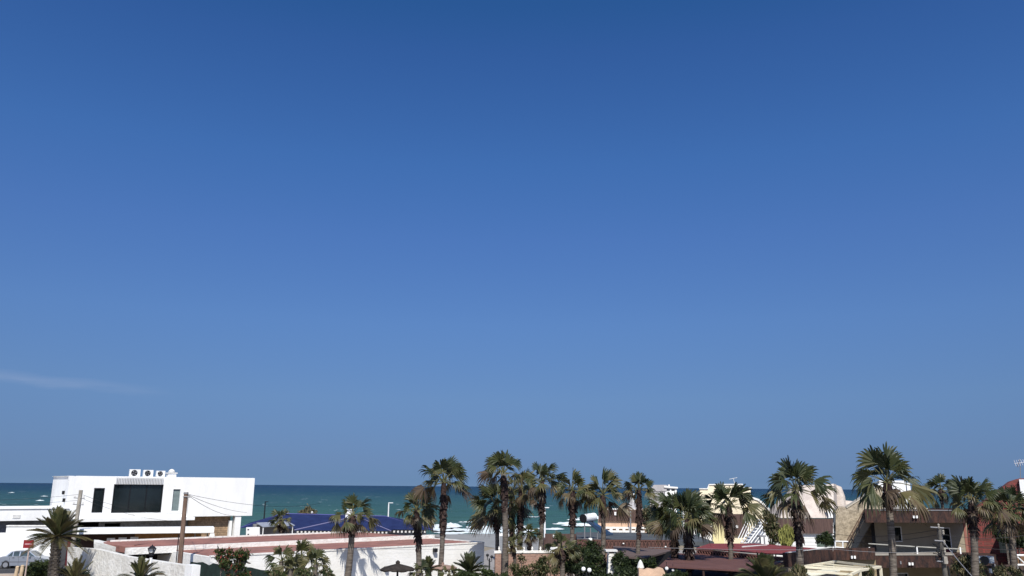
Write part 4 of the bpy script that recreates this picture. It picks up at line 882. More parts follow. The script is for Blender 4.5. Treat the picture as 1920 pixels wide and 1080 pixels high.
zA = Dz.uz(1905, 1041)[1]; zB = Dz.uz(1905, 1059)[1]; u0 = Dz.uz(1904, 1050)[0]; mb = MB()
mb.tube([Dz.pt(u0, 0, zA), Dz.pt(u0+2.5, 0, zA)], .06, 6); mb.tube([Dz.pt(u0, 0, zB), Dz.pt(u0+2.5, 0, zB)], .06, 6); mb.build('rail', white_metal, t)
for k_ in range(2):
    mb = MB(); mb.tube([Dz.pt(u0+.06+k_*1.6, 0, zB-.3), Dz.pt(u0+.06+k_*1.6, 0, zA)], .05, 6); mb.build('rail_post', white_metal, t)
mb = MB(); mb.tube([Dz.pt(u0+.15, 0, zA-.1), Dz.pt(u0+.6, 0, zB+.05)], .04, 6); mb.build('brace', white_metal, t)
# ------------------------------------------------------------ palms
def fan_leaf(mb, b, d, Lp, Lb, age, rnd, wind, nseg=17, droop=.25, pet=None):
    up = Vector((0, 0, 1)); d = d.normalized(); hz = Vector((d.x, d.y, 0)).length
    e = b+d*Lp+wind*Lp*.22-up*(Lp*.16*hz)
    if pet is not None: pet.tube([b, (b+e)/2+up*Lp*.05, e], [.036, .024, .016], 4, caps=False)
    d2 = (d+wind*.5-up*droop*.9*hz).normalized()
    s = d2.cross(up); s = s.normalized() if s.length > .1 else Vector((1, 0, 0))
    roll = rnd.uniform(-1.25, 1.25); n_ = s.cross(d2).normalized(); s, n_ = s*math.cos(roll)+n_*math.sin(roll), n_*math.cos(roll)-s*math.sin(roll)
    span = R(rnd.uniform(68, 104)); da = 2*span/nseg; cup = rnd.uniform(.35, .95)
    for i in range(nseg):
        th = -span+da*(i+.5)
        if rnd.random() < .04: continue
        L = Lb*(.66+.34*math.cos(th*.8))*rnd.uniform(.84, 1.1)
        w = lambda a: (d2*math.cos(a)+s*math.sin(a)-n_*(cup*abs(math.sin(a)))).normalized()
        c = w(th); l = w(th-da*.5); r = w(th+da*.5)
        grav = -up*L*droop*1.1; fold = n_*.02*(1 if i % 2 else -1)
        m1l, m1r = e+l*L*.58+grav*.10+fold, e+r*L*.58+grav*.10-fold
        sd_ = (r-l)*L*.19; t2 = c*.80*L+grav*.45+wind*L*.1
        m2l, m2r = e+t2-sd_, e+t2+sd_
        tip = e+c*L*(.98-.18*droop)+grav*rnd.uniform(1.0, 1.6)+wind*L*.18
        mb.add([e, m1l, m1r, m2l, m2r, tip], [[0, 2, 1], [1, 2, 4, 3], [3, 4, 5]], max(.001, min(1, age+rnd.uniform(-.1, .1)+(.12 if abs(th) > span*.8 else 0))))
def trunk_pts(base, top, bend, n=9):
    side = Vector((1, .3, 0)); return [base.lerp(top, i/n)+side*bend*math.sin(math.pi*i/n) for i in range(n+1)]
def fan_palm(xt, yt, xb, Y, hw, skirt, label, seed, nl=30, r0=.2, boot=.3, wx=.35, elo=-35, ehi=88, nd=9, grp='fan palms in the garden', dry=.0, bend=.1):
    rnd = random.Random(seed)
    top = at(xt, yt, Y); pb = at(xb, 1080, Y); k = (top.z-0)/(top.z-pb.z); base = top+(pb-top)*k; base.z = 0
    base.y = Y
    rad = hw*top.y/1500.0
    root = thing('fan_palm', base, label, 'palm tree', grp)
    pts = trunk_pts(base, top, bend)
    L = (top-base).length; mb = MB()
    mb.tube(pts, [r0*(1.25 if i == 0 else 1.05-.25*i/9)*rnd.uniform(.95, 1.05) for i in range(10)], 10); mb.build('trunk', trunk_grey, root, smooth=True)
    if skirt > 0:
        mb = MB(); n = max(4, int(skirt/.16))
        for i in range(n):
            f_ = 1-(skirt*(i+.3)/n)/L; p = base.lerp(top, f_)+Vector((1, .3, 0))*bend*math.sin(math.pi*f_)
            rr = boot*(.55+.62*math.sin(math.pi*min(1, (i+1.2)/n*.92))**.8)*rnd.uniform(.85, 1.12)
            for j in range(9):
                a = rnd.uniform(0, 2*math.pi); o = Vector((math.cos(a), math.sin(a), 0)); s_ = Vector((-o.y, o.x, 0))
                q = p+o*rr*.55; dz = rnd.uniform(.16, .36); w_ = rnd.uniform(.06, .13)
                mb.add([q-s_*w_, q+s_*w_, q+s_*w_*.6+o*rr*.55-Vector((0, 0, dz)), q-s_*w_*.6+o*rr*.55-Vector((0, 0, dz*1.1))], [[0, 1, 2, 3]])
        ct = [base.lerp(top, 1-(skirt*(i)/6)/L)+Vector((1, .3, 0))*bend*math.sin(math.pi*(1-(skirt*i/6)/L)) for i in range(7)]
        mb.tube(ct, [boot*(.5+.35*math.sin(math.pi*min(1, (i+.8)/6.4)))*rnd.uniform(.9, 1.1) for i in range(7)], 9)
        mb.build('dead_leaf_skirt', boots, root)
    mb = MB(); pt = MB(); wind = Vector((wx*1.3+rnd.uniform(-.1, .1), .12, -.05)); nl = max(14, int(nl*rnd.uniform(.78, 1.02)))
    Lp0, Lb0 = rad*.54, rad*.52; nl = int(nl*1.0)
    for i in range(nl):
        f_ = (i+.5)/nl; el = R(ehi+(max(elo+14, -38)-ehi)*f_**.9+rnd.uniform(-11, 11)); az = i*2.399963+rnd.uniform(-.35, .35)
        d = Vector((math.cos(az)*math.cos(el), math.sin(az)*math.cos(el), math.sin(el)))
        age = dry+(rnd.uniform(0, .3) if f_ < .6 else rnd.uniform(.15, .55))
        if f_ > .88: age = rnd.uniform(.55, .9)
        fan_leaf(mb, top+d*.06, d, Lp0*rnd.uniform(.6, 1.25)*(.75+.35*f_), Lb0*rnd.uniform(.78, 1.15), age, rnd, wind*(.5+f_), droop=.08+.24*f_, pet=pt)
    for i in range(int(nd*.6)):          # dead hanging leaves
        az = rnd.uniform(0, 6.28); el = R(rnd.uniform(-72, -40)); d = Vector((math.cos(az)*math.cos(el), math.sin(az)*math.cos(el), math.sin(el)))
        fan_leaf(mb, top-Vector((0, 0, .1)), d, Lp0*rnd.uniform(.3, .75), Lb0*rnd.uniform(.4, .75), rnd.uniform(.75, 1), rnd, wind*.3, droop=.5, pet=None)
    mb.build('crown', frond, root); pt.build('leaf_stalks', petiole, root)
    return root
NL = 'fan palm'
#        xt   yt   xb   Y   hw  skirt
PALMS = [
 (661, 967, 650, 57.5, 42, 1.2, 'fan palm with ragged crown before the blue roof, shadowing the white wall', dict(nl=24, r0=.22, boot=.32, wx=.25, elo=-50, dry=.1, nd=12)),
 (781, 956, 783, 55, 41, 2.5, 'fan palm with a thick dark trunk beside the right end of the blue roof', dict(nl=30, r0=.19, boot=.24, elo=-45, nd=10)),
 (832, 905, 823, 53, 56, 3.0, 'tall slim fan palm standing alone with an open crown above the horizon', dict(nl=25, r0=.16, boot=.22, elo=-22, nd=3, wx=.2)),
 (944, 888, 946, 62, 49, 2.6, 'tallest fan palm of the dense middle clump', dict(nl=24, r0=.23, boot=.27, elo=-18, nd=2, wx=-.25)),
 (930, 950, 930, 66, 50, 1.8, 'lower dark fan palm leaning left behind the tallest middle palm', dict(nl=28, r0=.17, boot=.34, elo=-50, wx=-.45, nd=12, dry=.05)),
 (977, 915, 968, 66, 42, 4.2, 'narrow ragged fan palm right of the tallest middle palm', dict(nl=24, r0=.15, boot=.27, elo=-50, nd=14, dry=.12)),
 (958, 940, 957, 69, 38, 3.4, 'short crowned fan palm wedged between two taller trunks in the middle clump', dict(nl=20, r0=.15, boot=.26, elo=-50, nd=12, dry=.1)),
 (1016, 903, 1010, 64, 43, 2.9, 'fan palm with a flattish crown and pale lower trunk, right end of the middle clump', dict(nl=26, r0=.18, boot=.29, elo=-35, nd=6)),
 (1073, 920, 1068, 62, 42, 2.4, 'fan palm with a drooping windblown crown left of the solar water heater', dict(nl=26, r0=.18, boot=.31, elo=-40, nd=9, wx=.3, dry=.1)),
 (1130, 928, 1128, 62, 50, 1.4, 'two lobed fan palm right behind the solar water heater', dict(nl=24, r0=.18, boot=.26, elo=-30, nd=6, wx=.25, dry=.08)),
 (1198, 918, 1192, 61, 37, 3.2, 'slim fan palm with an upright crown in front of the grey pyramid roof', dict(nl=24, r0=.165, boot=.22, elo=-25, nd=4, wx=.2)),
 (1262, 968, 1262, 55, 52, 3.0, 'left palm of the close pair of leafy fan palms before the grey roof', dict(nl=34, r0=.17, boot=.29, elo=-32, nd=2, wx=-.3)),
 (1289, 972, 1289, 53, 56, 3.1, 'right, broader palm of the close pair of fan palms before the grey roof', dict(nl=38, r0=.17, boot=.30, elo=-32, nd=2, wx=.35)),
 (1366, 950, 1368, 54, 60, 2.2, 'fan palm with long pale leaf stalks in front of the cream house', dict(nl=24, r0=.17, boot=.29, elo=-28, nd=5, wx=.1)),
 (1492, 918, 1498, 49, 72, 3.3, 'large fan palm in front of the pale pink pyramid roof', dict(nl=31, r0=.225, boot=.27, elo=-40, nd=5, wx=.22)),
 (1663, 905, 1673, 49, 74, 1.4, 'large tall fan palm with a long smooth grey trunk before the beige house', dict(nl=30, r0=.215, boot=.30, elo=-38, nd=10, wx=.2)),
 (1764, 918, 1775, 66, 35, .7, 'small crowned fan palm rising behind the brown parapet of the beige house', dict(nl=24, r0=.14, boot=.25, elo=-50, nd=4, wx=-.25)),
 (1822, 938, 1826, 51, 55, 2.0, 'fan palm with a dense crown and dark trunk against the red brick wall', dict(nl=32, r0=.23, boot=.30, elo=-35, nd=8, wx=.3)),
 (1893, 955, 1900, 52, 52, 1.5, 'fan palm with drooping fronds at the right edge over the red house', dict(nl=36, r0=.2, boot=.3, elo=-60, nd=10, wx=-.1)),
 (527, 975, 528, 80, 24, 1.2, 'small round crowned fan palm in front of the left end of the blue roof', dict(nl=26, r0=.2, boot=.26, elo=-55, nd=2, wx=0)),
 (991, 1003, 991, 64, 22, 1.0, 'short young fan palm before the pink brick wall under the middle clump', dict(nl=22, r0=.16, boot=.2, elo=-40, nd=3)),
 (962, 1020, 964, 60, 20, .8, 'smallest young fan palm half hidden among the middle trunks', dict(nl=18, r0=.12, boot=.16, elo=-50, nd=6, dry=.2)),
 (1052, 1028, 1052, 56, 32, .8, 'low bushy fan palm with pale drooping leaves left of the barbecue chimney', dict(nl=28, r0=.17, boot=.22, elo=-50, nd=5, dry=.1)),
]
for i, (xt, yt, xb, Y, hw, sk, lab, kw) in enumerate(PALMS):
    fan_palm(xt, yt, xb, Y, hw, sk, lab, 100+i, **kw)

def feather_crown(top, rad, rnd, n, elo, ehi, mb, wind=Vector((0, 0, 0)), droop=.5, wl=.26, nleaf=30, age=(.0, .35)):
    up = Vector((0, 0, 1))
    for i in range(n):
        f_ = (i+.5)/n; el = R(ehi+(elo-ehi)*f_+rnd.uniform(-8, 8)); az = i*2.399963+rnd.uniform(-.3, .3)
        d = Vector((math.cos(az)*math.cos(el), math.sin(az)*math.cos(el), math.sin(el))); L = rad*rnd.uniform(.85, 1.1)
        ag = rnd.uniform(*age) if f_ < .8 else rnd.uniform(.3, .7)
        P = [top+d*L*t+wind*L*t*t-up*L*droop*t**2.2*(.4+.6*math.cos(el)) for t in [j/nleaf for j in range(nleaf+1)]]
        mb.tube(P[::3]+[P[-1]], [.03*(1-.8*j/(len(P[::3]))) for j in range(len(P[::3])+1)], 4, caps=False, age=max(.001, ag+.25))
        for j in range(2, nleaf+1):
            t = (P[j]-P[j-1]).normalized(); s = t.cross(up); s = s.normalized() if s.length > .05 else Vector((1, 0, 0)); nn = s.cross(t)
            ll = wl*rad*(.5+.9*math.sin(math.pi*min(1, (j+1)/nleaf*.92)))*rnd.uniform(.85, 1.1)
            for sg in (-1, 1):
                dd = (t*.75+s*sg*.75+nn*.38).normalized(); w_ = t*.017*rad/1.2
                mb.add([P[j]-w_, P[j]+w_, P[j]+dd*ll*.6+w_*.8, P[j]+dd*ll-up*ll*.12], [[0, 1, 2, 3]], max(.001, ag+rnd.uniform(-.05, .05)))
def feather_palm(xt, yt, xb, Y, hw, label, seed, r0=.3, n=44, elo=-20, ehi=85, grp='feather leaved palms', low=False, **kw):
    rnd = random.Random(seed); top = at(xt, yt, Y); base = Vector((at(xb, 1080, Y).x, Y, 0))
    if low: base.x = top.x
    root = thing('date_palm', base, label, 'palm tree', grp)
    mb = MB(); pts = [base.lerp(top, j/8) for j in range(9)]
    mb.tube(pts, [r0*rnd.uniform(.92, 1.1) for _ in pts], 10)
    for j in range(int((top.z)/.12)):            # stubs of cut leaves
        p = base.lerp(top, j*.12/top.z)
        for q_ in range(6):
            a = q_*1.047+j*.5; o = Vector((math.cos(a), math.sin(a), 0)); s_ = Vector((-o.y, o.x, 0)); c = p+o*r0*.92
            mb.add([c-s_*.1, c+s_*.1, c+s_*.05+o*.1+Vector((0, 0, .16)), c-s_*.05+o*.1+Vector((0, 0, .16))], [[0, 1, 2, 3]])
    mb.build('trunk', trunk_grey, root)
    mb = MB(); feather_crown(top, hw*Y/1500.0, rnd, n, elo, ehi, mb, **kw); mb.build('crown', frond, root)
feather_palm(107, 1007, 101, 55, 53, 'stout date palm with arching feathery fronds beside the red road sign', 31, r0=.30, n=48, elo=-22, ehi=88, droop=.22, age=(.1, .55), wl=.19)
feather_palm(262, 1090, 262, 42, 46, 'low feathery palm at the bottom edge in front of the black lantern', 32, r0=.2, n=20, elo=15, low=True, droop=.4, age=(.15, .5), wl=.18)
feather_palm(140, 1090, 140, 48, 44, 'thin spiky grey green palm shoots before the rough garden wall', 33, r0=.12, n=16, elo=25, ehi=80, low=True, droop=.25, wl=.16, age=(.3, .5))
feather_palm(880, 1074, 880, 50, 36, 'low dark cycad like palm with stiff fronds before the long white wall', 34, r0=.2, n=26, elo=-15, ehi=80, low=True, droop=.25)
feather_palm(1437, 1100, 1437, 40, 62, 'feathery palm tops poking up below the maroon shade roof', 35, r0=.2, n=30, elo=10, low=True, droop=.45, age=(.1, .45))
feather_palm(803, 1070, 803, 52, 26, 'small upright palm beside the slim trunk in front of the white wall', 36, r0=.15, n=20, elo=10, ehi=85, low=True, droop=.3, age=(.0, .3))
def fan_clump(spots, label, seed, age=.1):
    rnd = random.Random(seed); p0 = at(*spots[0][:3]); root = thing('dwarf_fan_palm', Vector((p0.x, spots[0][2], 0)), label, 'palm', 'dwarf fan palms')
    mb = MB(); pt = MB(); tr = MB()
    for x, y, Y, hw, n in spots:
        c = at(x, y, Y); rad = hw*Y/1500; tr.tube([(c.x, c.y, 0), c], .13, 7)
        n = int(n*.62)
        for i in range(n):
            el = R(85-100*(i+.5)/n+rnd.uniform(-10, 10)); az = i*2.4; d = Vector((math.cos(az)*math.cos(el), math.sin(az)*math.cos(el), math.sin(el)))
            fan_leaf(mb, c, d, rad*.55, rad*.95, age+rnd.uniform(0, .35), rnd, Vector((.1, 0, 0)), pet=pt)
    mb.build('crown', frond, root); tr.build('trunk', trunk_grey, root); pt.build('leaf_stalks', petiole, root)
fan_clump([(528, 1052, 47, 24, 16), (565, 1045, 47.5, 26, 18), (592, 1058, 46.5, 24, 14), (545, 1066, 46, 24, 14)], 'spreading clump of dwarf fan palms in front of the long white wall', 51)
fan_clump([(790, 1074, 50, 18, 12)], 'little dwarf fan palm at the foot of the thick trunked palm', 52)
fan_clump([(842, 1078, 50, 16, 12)], 'little yellowish dwarf fan palm right of the slim solitary trunk', 53, .25)

# ------------------------------------------------------------ shrubs and hedges
def shrub(name, label, cat, blobs, mat, n, seed, ls=.12, grp=None, stem=True, extra=None, upright=0, m2=None, frac=.3):
    """blobs: (px, py, Y, rx_px, ry_px)"""
    rnd = random.Random(seed); B = []
    for px, py, Y, rx, ry in blobs: B.append((at(px, py, Y), rx*Y/1500, ry*Y/1640))
    c0 = B[0][0]; root = thing(name, Vector((c0.x, c0.y, 0)), label, cat, grp)
    mb, mc = MB(), MB(); tot = sum(b[1]*b[2] for b in B)
    for c, rx, rz in B:
        clumps = []
        for _ in range(max(6, int(26*rx*rz/(.6+.02*tot)))):
            a, e, r_ = rnd.uniform(0, 6.28), rnd.uniform(-1.2, 1.5), rnd.uniform(.45, 1)**.6
            clumps.append(c+Vector((rx*r_*math.cos(a)*math.cos(e), rx*.8*r_*math.sin(a)*math.cos(e), rz*r_*math.sin(e))))
        cr = .3*min(rx, rz)+.08
        for _ in range(int(n*rx*rz/tot)):
            k = rnd.choice(clumps); p = k+Vector((rnd.gauss(0, cr*.6), rnd.gauss(0, cr*.6), rnd.gauss(0, cr*.55)))
            u = Vector((rnd.gauss(0, 1), rnd.gauss(0, 1), rnd.gauss(upright, 1))).normalized(); v = u.cross(Vector((rnd.gauss(0, 1), rnd.gauss(0, 1), rnd.gauss(0, 1)))).normalized()
            s = ls*rnd.uniform(.6, 1.4); t = mc if (m2 and rnd.random() < frac) else mb
            t.add([p-u*s, p+v*s*.32, p+u*s, p-v*s*.32], [[0, 1, 2, 3]])
    mb.build('foliage', mat, root)
    if mc.v: mc.build(extra or 'foliage', m2, root)
    if stem:
        st = MB()
        for c, rx, rz in B:
            for _ in range(4):
                st.tube([(c.x+rnd.uniform(-.1, .1), c.y, 0), (c.x+rnd.uniform(-.5, .5)*rx, c.y+rnd.uniform(-.3, .3)*rx, c.z+rz*.4)], [.05, .015], 5)
        st.build('stem', trunk_grey, root)
shrub('garden_bush', 'rounded dark green bush under the date palm by the street', 'bush', [(66, 1073, 58, 19, 15), (88, 1070, 58.5, 16, 14), (50, 1078, 57.5, 9, 9)], leaf_mid, 5200, 1, .09)
shrub('garden_bush', 'dark ragged bush at the foot of the rough garden wall', 'bush', [(120, 1082, 56, 22, 12), (152, 1085, 55, 16, 9)], leaf_dark, 2600, 2, .09)
shrub('garden_bush', 'dark bush growing behind the grey gate and first utility pole', 'bush', [(150, 1012, 78, 15, 9), (167, 1005, 78, 8, 12)], leaf_dark, 2200, 3, .12)
shrub('garden_bush', 'small hanging creeper bush on the white wall above the car bonnet', 'bush', [(78, 1045, 82, 17, 6), (91, 1048, 81.9, 6, 8)], leaf_dark, 1500, 4, .12)
shrub('oleander', 'open twiggy oleander with dusty red flowers above the dark screened fence', 'shrub', [(420, 1042, 46, 15, 10), (438, 1055, 46, 24, 14), (455, 1040, 46, 12, 9), (447, 1072, 46, 20, 12)], leaf_mid, 2100, 5, .11, extra='flowers', m2=flower, frac=.12, upright=.8)
shrub('garden_bush', 'tangled yellowish foliage below the dwarf fan palms', 'bush', [(520, 1078, 45, 30, 8), (600, 1080, 45, 26, 8), (560, 1078, 45, 30, 9)], leaf_dry, 900, 6, .12, m2=leaf_mid, frac=.6)
shrub('far_bush', 'brownish bush peeping over the ridge of the blue roof', 'bush', [(580, 961, 132, 13, 9), (570, 966, 132, 10, 8)], leaf_dry, 900, 7, .22)
shrub('garden_tree', 'dark leafy tree mass left of the barbecue chimney, behind the white globe lamps', 'tree', [(1080, 1050, 57, 34, 22), (1110, 1035, 58, 18, 16), (1120, 1062, 55.5, 26, 20), (1098, 1075, 54, 26, 14)], leaf_dark, 9000, 8, .12, m2=leaf_mid, frac=.3)
shrub('garden_tree', 'dark green tree right of the barbecue chimney', 'tree', [(1178, 1068, 52.5, 30, 16), (1165, 1052, 53.5, 14, 12), (1215, 1052, 53, 20, 9)], leaf_dark, 6500, 9, .11, m2=leaf_mid, frac=.35)
shrub('garden_bush', 'pale bush before the pink brick wall between the middle palm trunks', 'bush', [(975, 1062, 60, 16, 16), (1028, 1060, 60, 20, 16), (1005, 1072, 60, 20, 12)], leaf_dry, 3800, 10, .11, m2=leaf_mid, frac=.6)
shrub('garden_bush', 'sunlit green hedge under the long white wall end', 'bush', [(905, 1083, 49, 30, 10), (860, 1082, 49, 22, 8), (940, 1082, 49, 20, 12)], leaf_mid, 3600, 11, .1)
shrub('seaside_bush', 'dry olive bush beside the peach house terrace', 'bush', [(1222, 972, 90, 17, 20), (1238, 990, 90, 14, 14)], leaf_dry, 3600, 12, .17, m2=leaf_dark, frac=.35)
shrub('spiky_plant', 'tall spiky dark shrub in front of the peach terrace', 'shrub', [(1232, 988, 84, 16, 12)], leaf_blue, 700, 13, .5, upright=3)
shrub('climbing_plant', 'tall straggly olive climber at the corner of the pink roofed house', 'shrub', [(1446, 985, 80, 11, 22), (1452, 1005, 80, 12, 18), (1440, 965, 80, 8, 10)], leaf_dry, 2600, 14, .17, upright=1.5, m2=leaf_mid, frac=.4)
shrub('cactus_plant', 'yellow green columnar plants beside the white louvred wall', 'shrub', [(1473, 1008, 76, 7, 16), (1480, 1000, 76, 6, 12)], M('yellow_green_leaf', (.22, .22, .06)), 900, 15, .3, upright=4)
shrub('window_plant', 'green bush filling the terrace opening under the brown shingle band', 'bush', [(1548, 1013, 86, 13, 11)], leaf_mid, 1600, 16, .14, m2=leaf_dark, frac=.5)
shrub('wall_creeper', 'small dark creeper between the grey post and the roughcast wall', 'bush', [(1572, 1000, 65, 4, 12), (1571, 985, 65, 3, 8)], leaf_dark, 700, 17, .1, m2=leaf_mid, frac=.4)
shrub('garden_tree', 'dark tangled tree at the bottom right below the palms', 'tree', [(1905, 1010, 56, 18, 18), (1885, 1000, 56, 14, 14)], leaf_dark, 3400, 18, .13, m2=leaf_mid, frac=.3)
shrub('dry_hedge', 'dry twiggy hedge left of the pale grey air conditioner', 'hedge', [(1808, 1062, 52, 16, 16), (1830, 1072, 52, 24, 12), (1890, 1076, 52, 30, 10)], leaf_dry, 4200, 19, .1, upright=1.5, m2=leaf_dark, frac=.5)
shrub('garden_bush', 'pale yellow green grass clump under the white pergola', 'bush', [(1492, 1076, 44, 14, 10), (1630, 1078, 47, 12, 8)], leaf_dry, 1400, 20, .16, upright=2.5, m2=leaf_mid, frac=.4)
shrub('garden_bush', 'green shrubs under the dark eaves beside the peach finial', 'bush', [(1160, 1078, 49, 30, 9), (1265, 1078, 46.5, 26, 6)], leaf_mid, 2600, 21, .1, m2=leaf_dark, frac=.5)

# ------------------------------------------------------------ utility poles and wires
def base_of(xt, yt, xb, yb, Y):
    t, b = at(xt, yt, Y), at(xb, yb, Y); k = t.z/(t.z-b.z); p = t+(b-t)*k; return t, Vector((p.x, Y, 0))
t1, b1 = base_of(152, 919, 136, 1026, 71)
u1 = thing('utility_pole', b1, 'pale utility pole with short wire arms beside the date palm', 'pole')
mb = MB(); mb.tube([b1, t1], [.20, .15], 10); mb.build('pole_shaft', concrete, u1)
def pole_pt(b, t, f_): return b.lerp(t, f_)
arms = []
for f_ in (.90, .82):
    p = pole_pt(b1, t1, f_); mb = MB(); mb.tube([p+Vector((-.45, -.1, .02)), p+Vector((.45, -.1, -.02))], .035, 5); mb.build('cross_arm', grey_metal, u1)
    for sx in (-.38, .38):
        mb = MB(); mb.lathe(p+Vector((sx, -.1, .03)), [(.03, 0), (.06, .04), (.04, .09), (.06, .13), (.02, .18)], 7); mb.build('insulator', off_white, u1)
t2, b2 = base_of(349, 923, 335, 1080, 52)
u2 = thing('utility_pole', b2, 'brown weathered wooden utility pole in front of the low white house', 'pole')
mb = MB(); mb.tube([b2, b2.lerp(t2, .5), t2], [.17, .15, .125], 10); mb.build('pole_shaft', pole_wood, u2)
mb = MB(); p = pole_pt(b2, t2, .96); mb.tube([p+Vector((-.1, -.18, 0)), p+Vector((.3, -.1, -.02))], .035, 5); mb.build('wire_bracket', grey_metal, u2)
mb = MB(); p = pole_pt(b2, t2, .985); mb.tube([p, p+Vector((0, 0, .09))], [.16, .15], 8); mb.build('pole_band', grey_metal, u2)
mb = MB(); p0 = pole_pt(b2, t2, .2); p1 = pole_pt(b2, t2, .62); mb.tube([p0+Vector((-.22, -.05, 0)), p1+Vector((-.19, -.05, 0))], .03, 5); mb.build('cable_conduit', black_metal, u2)
t3, b3 = base_of(1760, 988, 1773, 1080, 45)
u3 = thing('utility_pole', b3, 'cluttered electric pole with black cables in front of the beige house', 'pole')
mb = MB(); mb.tube([b3, t3], [.155, .10], 10); mb.build('pole_shaft', M('dark_pole_concrete', (.115, .105, .09), c2=(.06, .055, .05), scale=4), u3)
mb = MB(); rnd = random.Random(4)
for i in range(30):
    f_ = rnd.uniform(.66, .98); p = pole_pt(b3, t3, f_); q = p+Vector((rnd.uniform(-.5, .12), rnd.uniform(-.2, .1), rnd.uniform(-.25, .2))); m_ = (p+q)/2-Vector((0, 0, rnd.uniform(.05, .2)))
    mb.tube([p, m_, q], .034, 4)
mb.build('cable_bundle', black_metal, u3)
for f_, w_ in ((.99, .5), (.86, .38), (.66, .42)):
    mb = MB(); p = pole_pt(b3, t3, f_); mb.tube([p+Vector((-w_, -.12, .04)), p+Vector((w_*.4, -.12, 0))], .04, 5); mb.build('cross_arm', grey_metal, u3)
for f_, dx in ((1.0, -.08), (.94, .12), (.84, .1), (.76, .06)):
    mb = MB(); p = pole_pt(b3, t3, f_)+Vector((dx, -.16, 0)); mb.lathe(p, [(.03, -.08), (.06, -.02), (.04, .05), (.06, .11), (.03, .17)], 8); mb.build('insulator', concrete, u3)
mb = MB(); p = pole_pt(b3, t3, .68); mb.box(p+Vector((-.02, -.22, 0)), (.18, .18, .36)); mb.build('junction_box', concrete, u3)
mb = MB(); mb.tube([pole_pt(b3, t3, .62)+Vector((.14, -.1, 0)), pole_pt(b3, t3, .1)+Vector((.26, -.1, 0))], .045, 5); mb.build('cable_conduit', black_metal, u3)
wire_m = M('wire_rubber', (.03, .03, .032), var=.1); wire_g = M('wire_grey', (.20, .20, .21), var=.1)
def wire(a, b, sag, label, r=.014, m_=None, n=16):
    a, b = Vector(a), Vector(b)
    pts = [a.lerp(b, i/n)-Vector((0, 0, sag*4*(i/n)*(1-i/n))) for i in range(n+1)]
    x = MB(); x.tube(pts, r, 4); x.build('overhead_wire', m_ or wire_m, None, label, 'wire', 'overhead wires')
for (ya, yb_, sg, lab) in ((935, 927, .12, 'upper thin wire running left from the pale pole across the sea'), (942, 938, .1, 'lower thin wire running left from the pale pole across the sea')):
    wire(at(147, yb_, 71), at(-60, ya+ (4 if ya == 935 else 6), 69), sg, lab)
wire(at(156, 928, 71), at(349, 962, 80), .5, 'wire from the pale pole drooping past the dark picture window')
wire(at(157, 936, 71), at(345, 978, 77), .4, 'wire from the pale pole sagging to the carport roof')
wire(at(353, 927, 52), at(600, 944, 92), .5, 'long wire from the brown pole over the white cube towards the sea', .014)
wire(at(353, 928, 52), at(463, 961, 84), .2, 'short wire from the brown pole to the lower right corner of the white cube')
wire(at(353, 929, 52), at(441, 967, 84), .3, 'short wire from the brown pole to the white porch column')
wire(at(353, 929, 52), at(352, 966, 60), .1, 'slack wire dropping beside the brown pole')
wire(at(330, 1010, 50), at(210, 1036, 50), .1, 'thin stay wire near the low house gable') if False else None
wire(at(1215, 1026, 43), at(1570, 1030, 43), .06, 'pale straight wire stretched across the maroon shade roof', .011, wire_g)
wire(at(1570, 1030, 43), at(1758, 1034, 45), .1, 'pale wire from the terrace to the cluttered pole', .011, wire_g)
wire(at(1564, 1001, 60), at(1757, 993, 45), .25, 'dark wire crossing the roughcast wall to the cluttered pole top')
wire(at(1560, 1016, 60), at(1757, 1003, 45), .2, 'dark wire crossing the beige wall to the middle of the cluttered pole')
wire(at(1764, 1001, 45), at(1925, 1003, 46), .2, 'dark wire running right from the cluttered pole over the red brick')
wire(at(1764, 1010, 45), at(1925, 1030, 46), .2, 'lower dark wire running right from the cluttered pole')
wire(at(1766, 1012, 45), at(1822, 1080, 41), .05, 'pale stay cable slanting down right from the cluttered pole', .022, wire_g)
wire(at(340, 1028, 51), at(905, 1030, 60), .02, 'very thin wire running along the long white wall', .009, wire_g)
# ------------------------------------------------------------ street items on the left
sgY = 56; a, b = base_of(57, 1012, 47, 1080, sgY)
s_ = thing('road_sign', b, 'small red rectangular road sign with a pale bar on a leaning post', 'sign')
mb = MB(); mb.tube([b, a], .045, 7); mb.build('sign_post', M('sign_post_paint', (.48, .38, .34), var=.2), s_)
mb = MB(); c = at(54.5, 1020, sgY); mb.box(c+Vector((0, -.06, 0)), (.66, .03, .50), 0); pn = mb.build('sign_panel', sign_red, s_)
mb = MB(); mb.box(c+Vector((0, -.08, .0)), (.46, .006, .10), 0); mb.build('bar', M('faded_sign_white', (.42, .22, .24)), pn)
for i, (px, py) in enumerate(((33, 1063), (42.5, 1061))):
    p = at(px, py, 57); lab = ('left' if i == 0 else 'right')+' one of two short beige timber posts by the road sign'
    t = thing('bollard', Vector((p.x, 57, 0)), lab, 'bollard', 'beige timber bollards')
    mb = MB(); mb.tube([(p.x-.12*(1 if i == 0 else .6), 57, 0), (p.x, 57, p.z)], [.13, .11], 9); mb.build('shaft', post_beige, t)
    mb = MB(); mb.tube([(p.x, 57, p.z+.002), (p.x, 57, p.z+.06)], [.12, .07], 9); mb.build('cap', post_beige, t)
mb = MB(); Kq = Fr(-30, 56, 46, 57.5); Kq.ppoly(mb, [(-30, 1130), (-30, 1078), (10, 1076), (46, 1076), (46, 1130)], -.3, 0)
mb.build('low_wall', kerb_m, None, 'low pinkish wall at the bottom left corner below the road', 'wall')

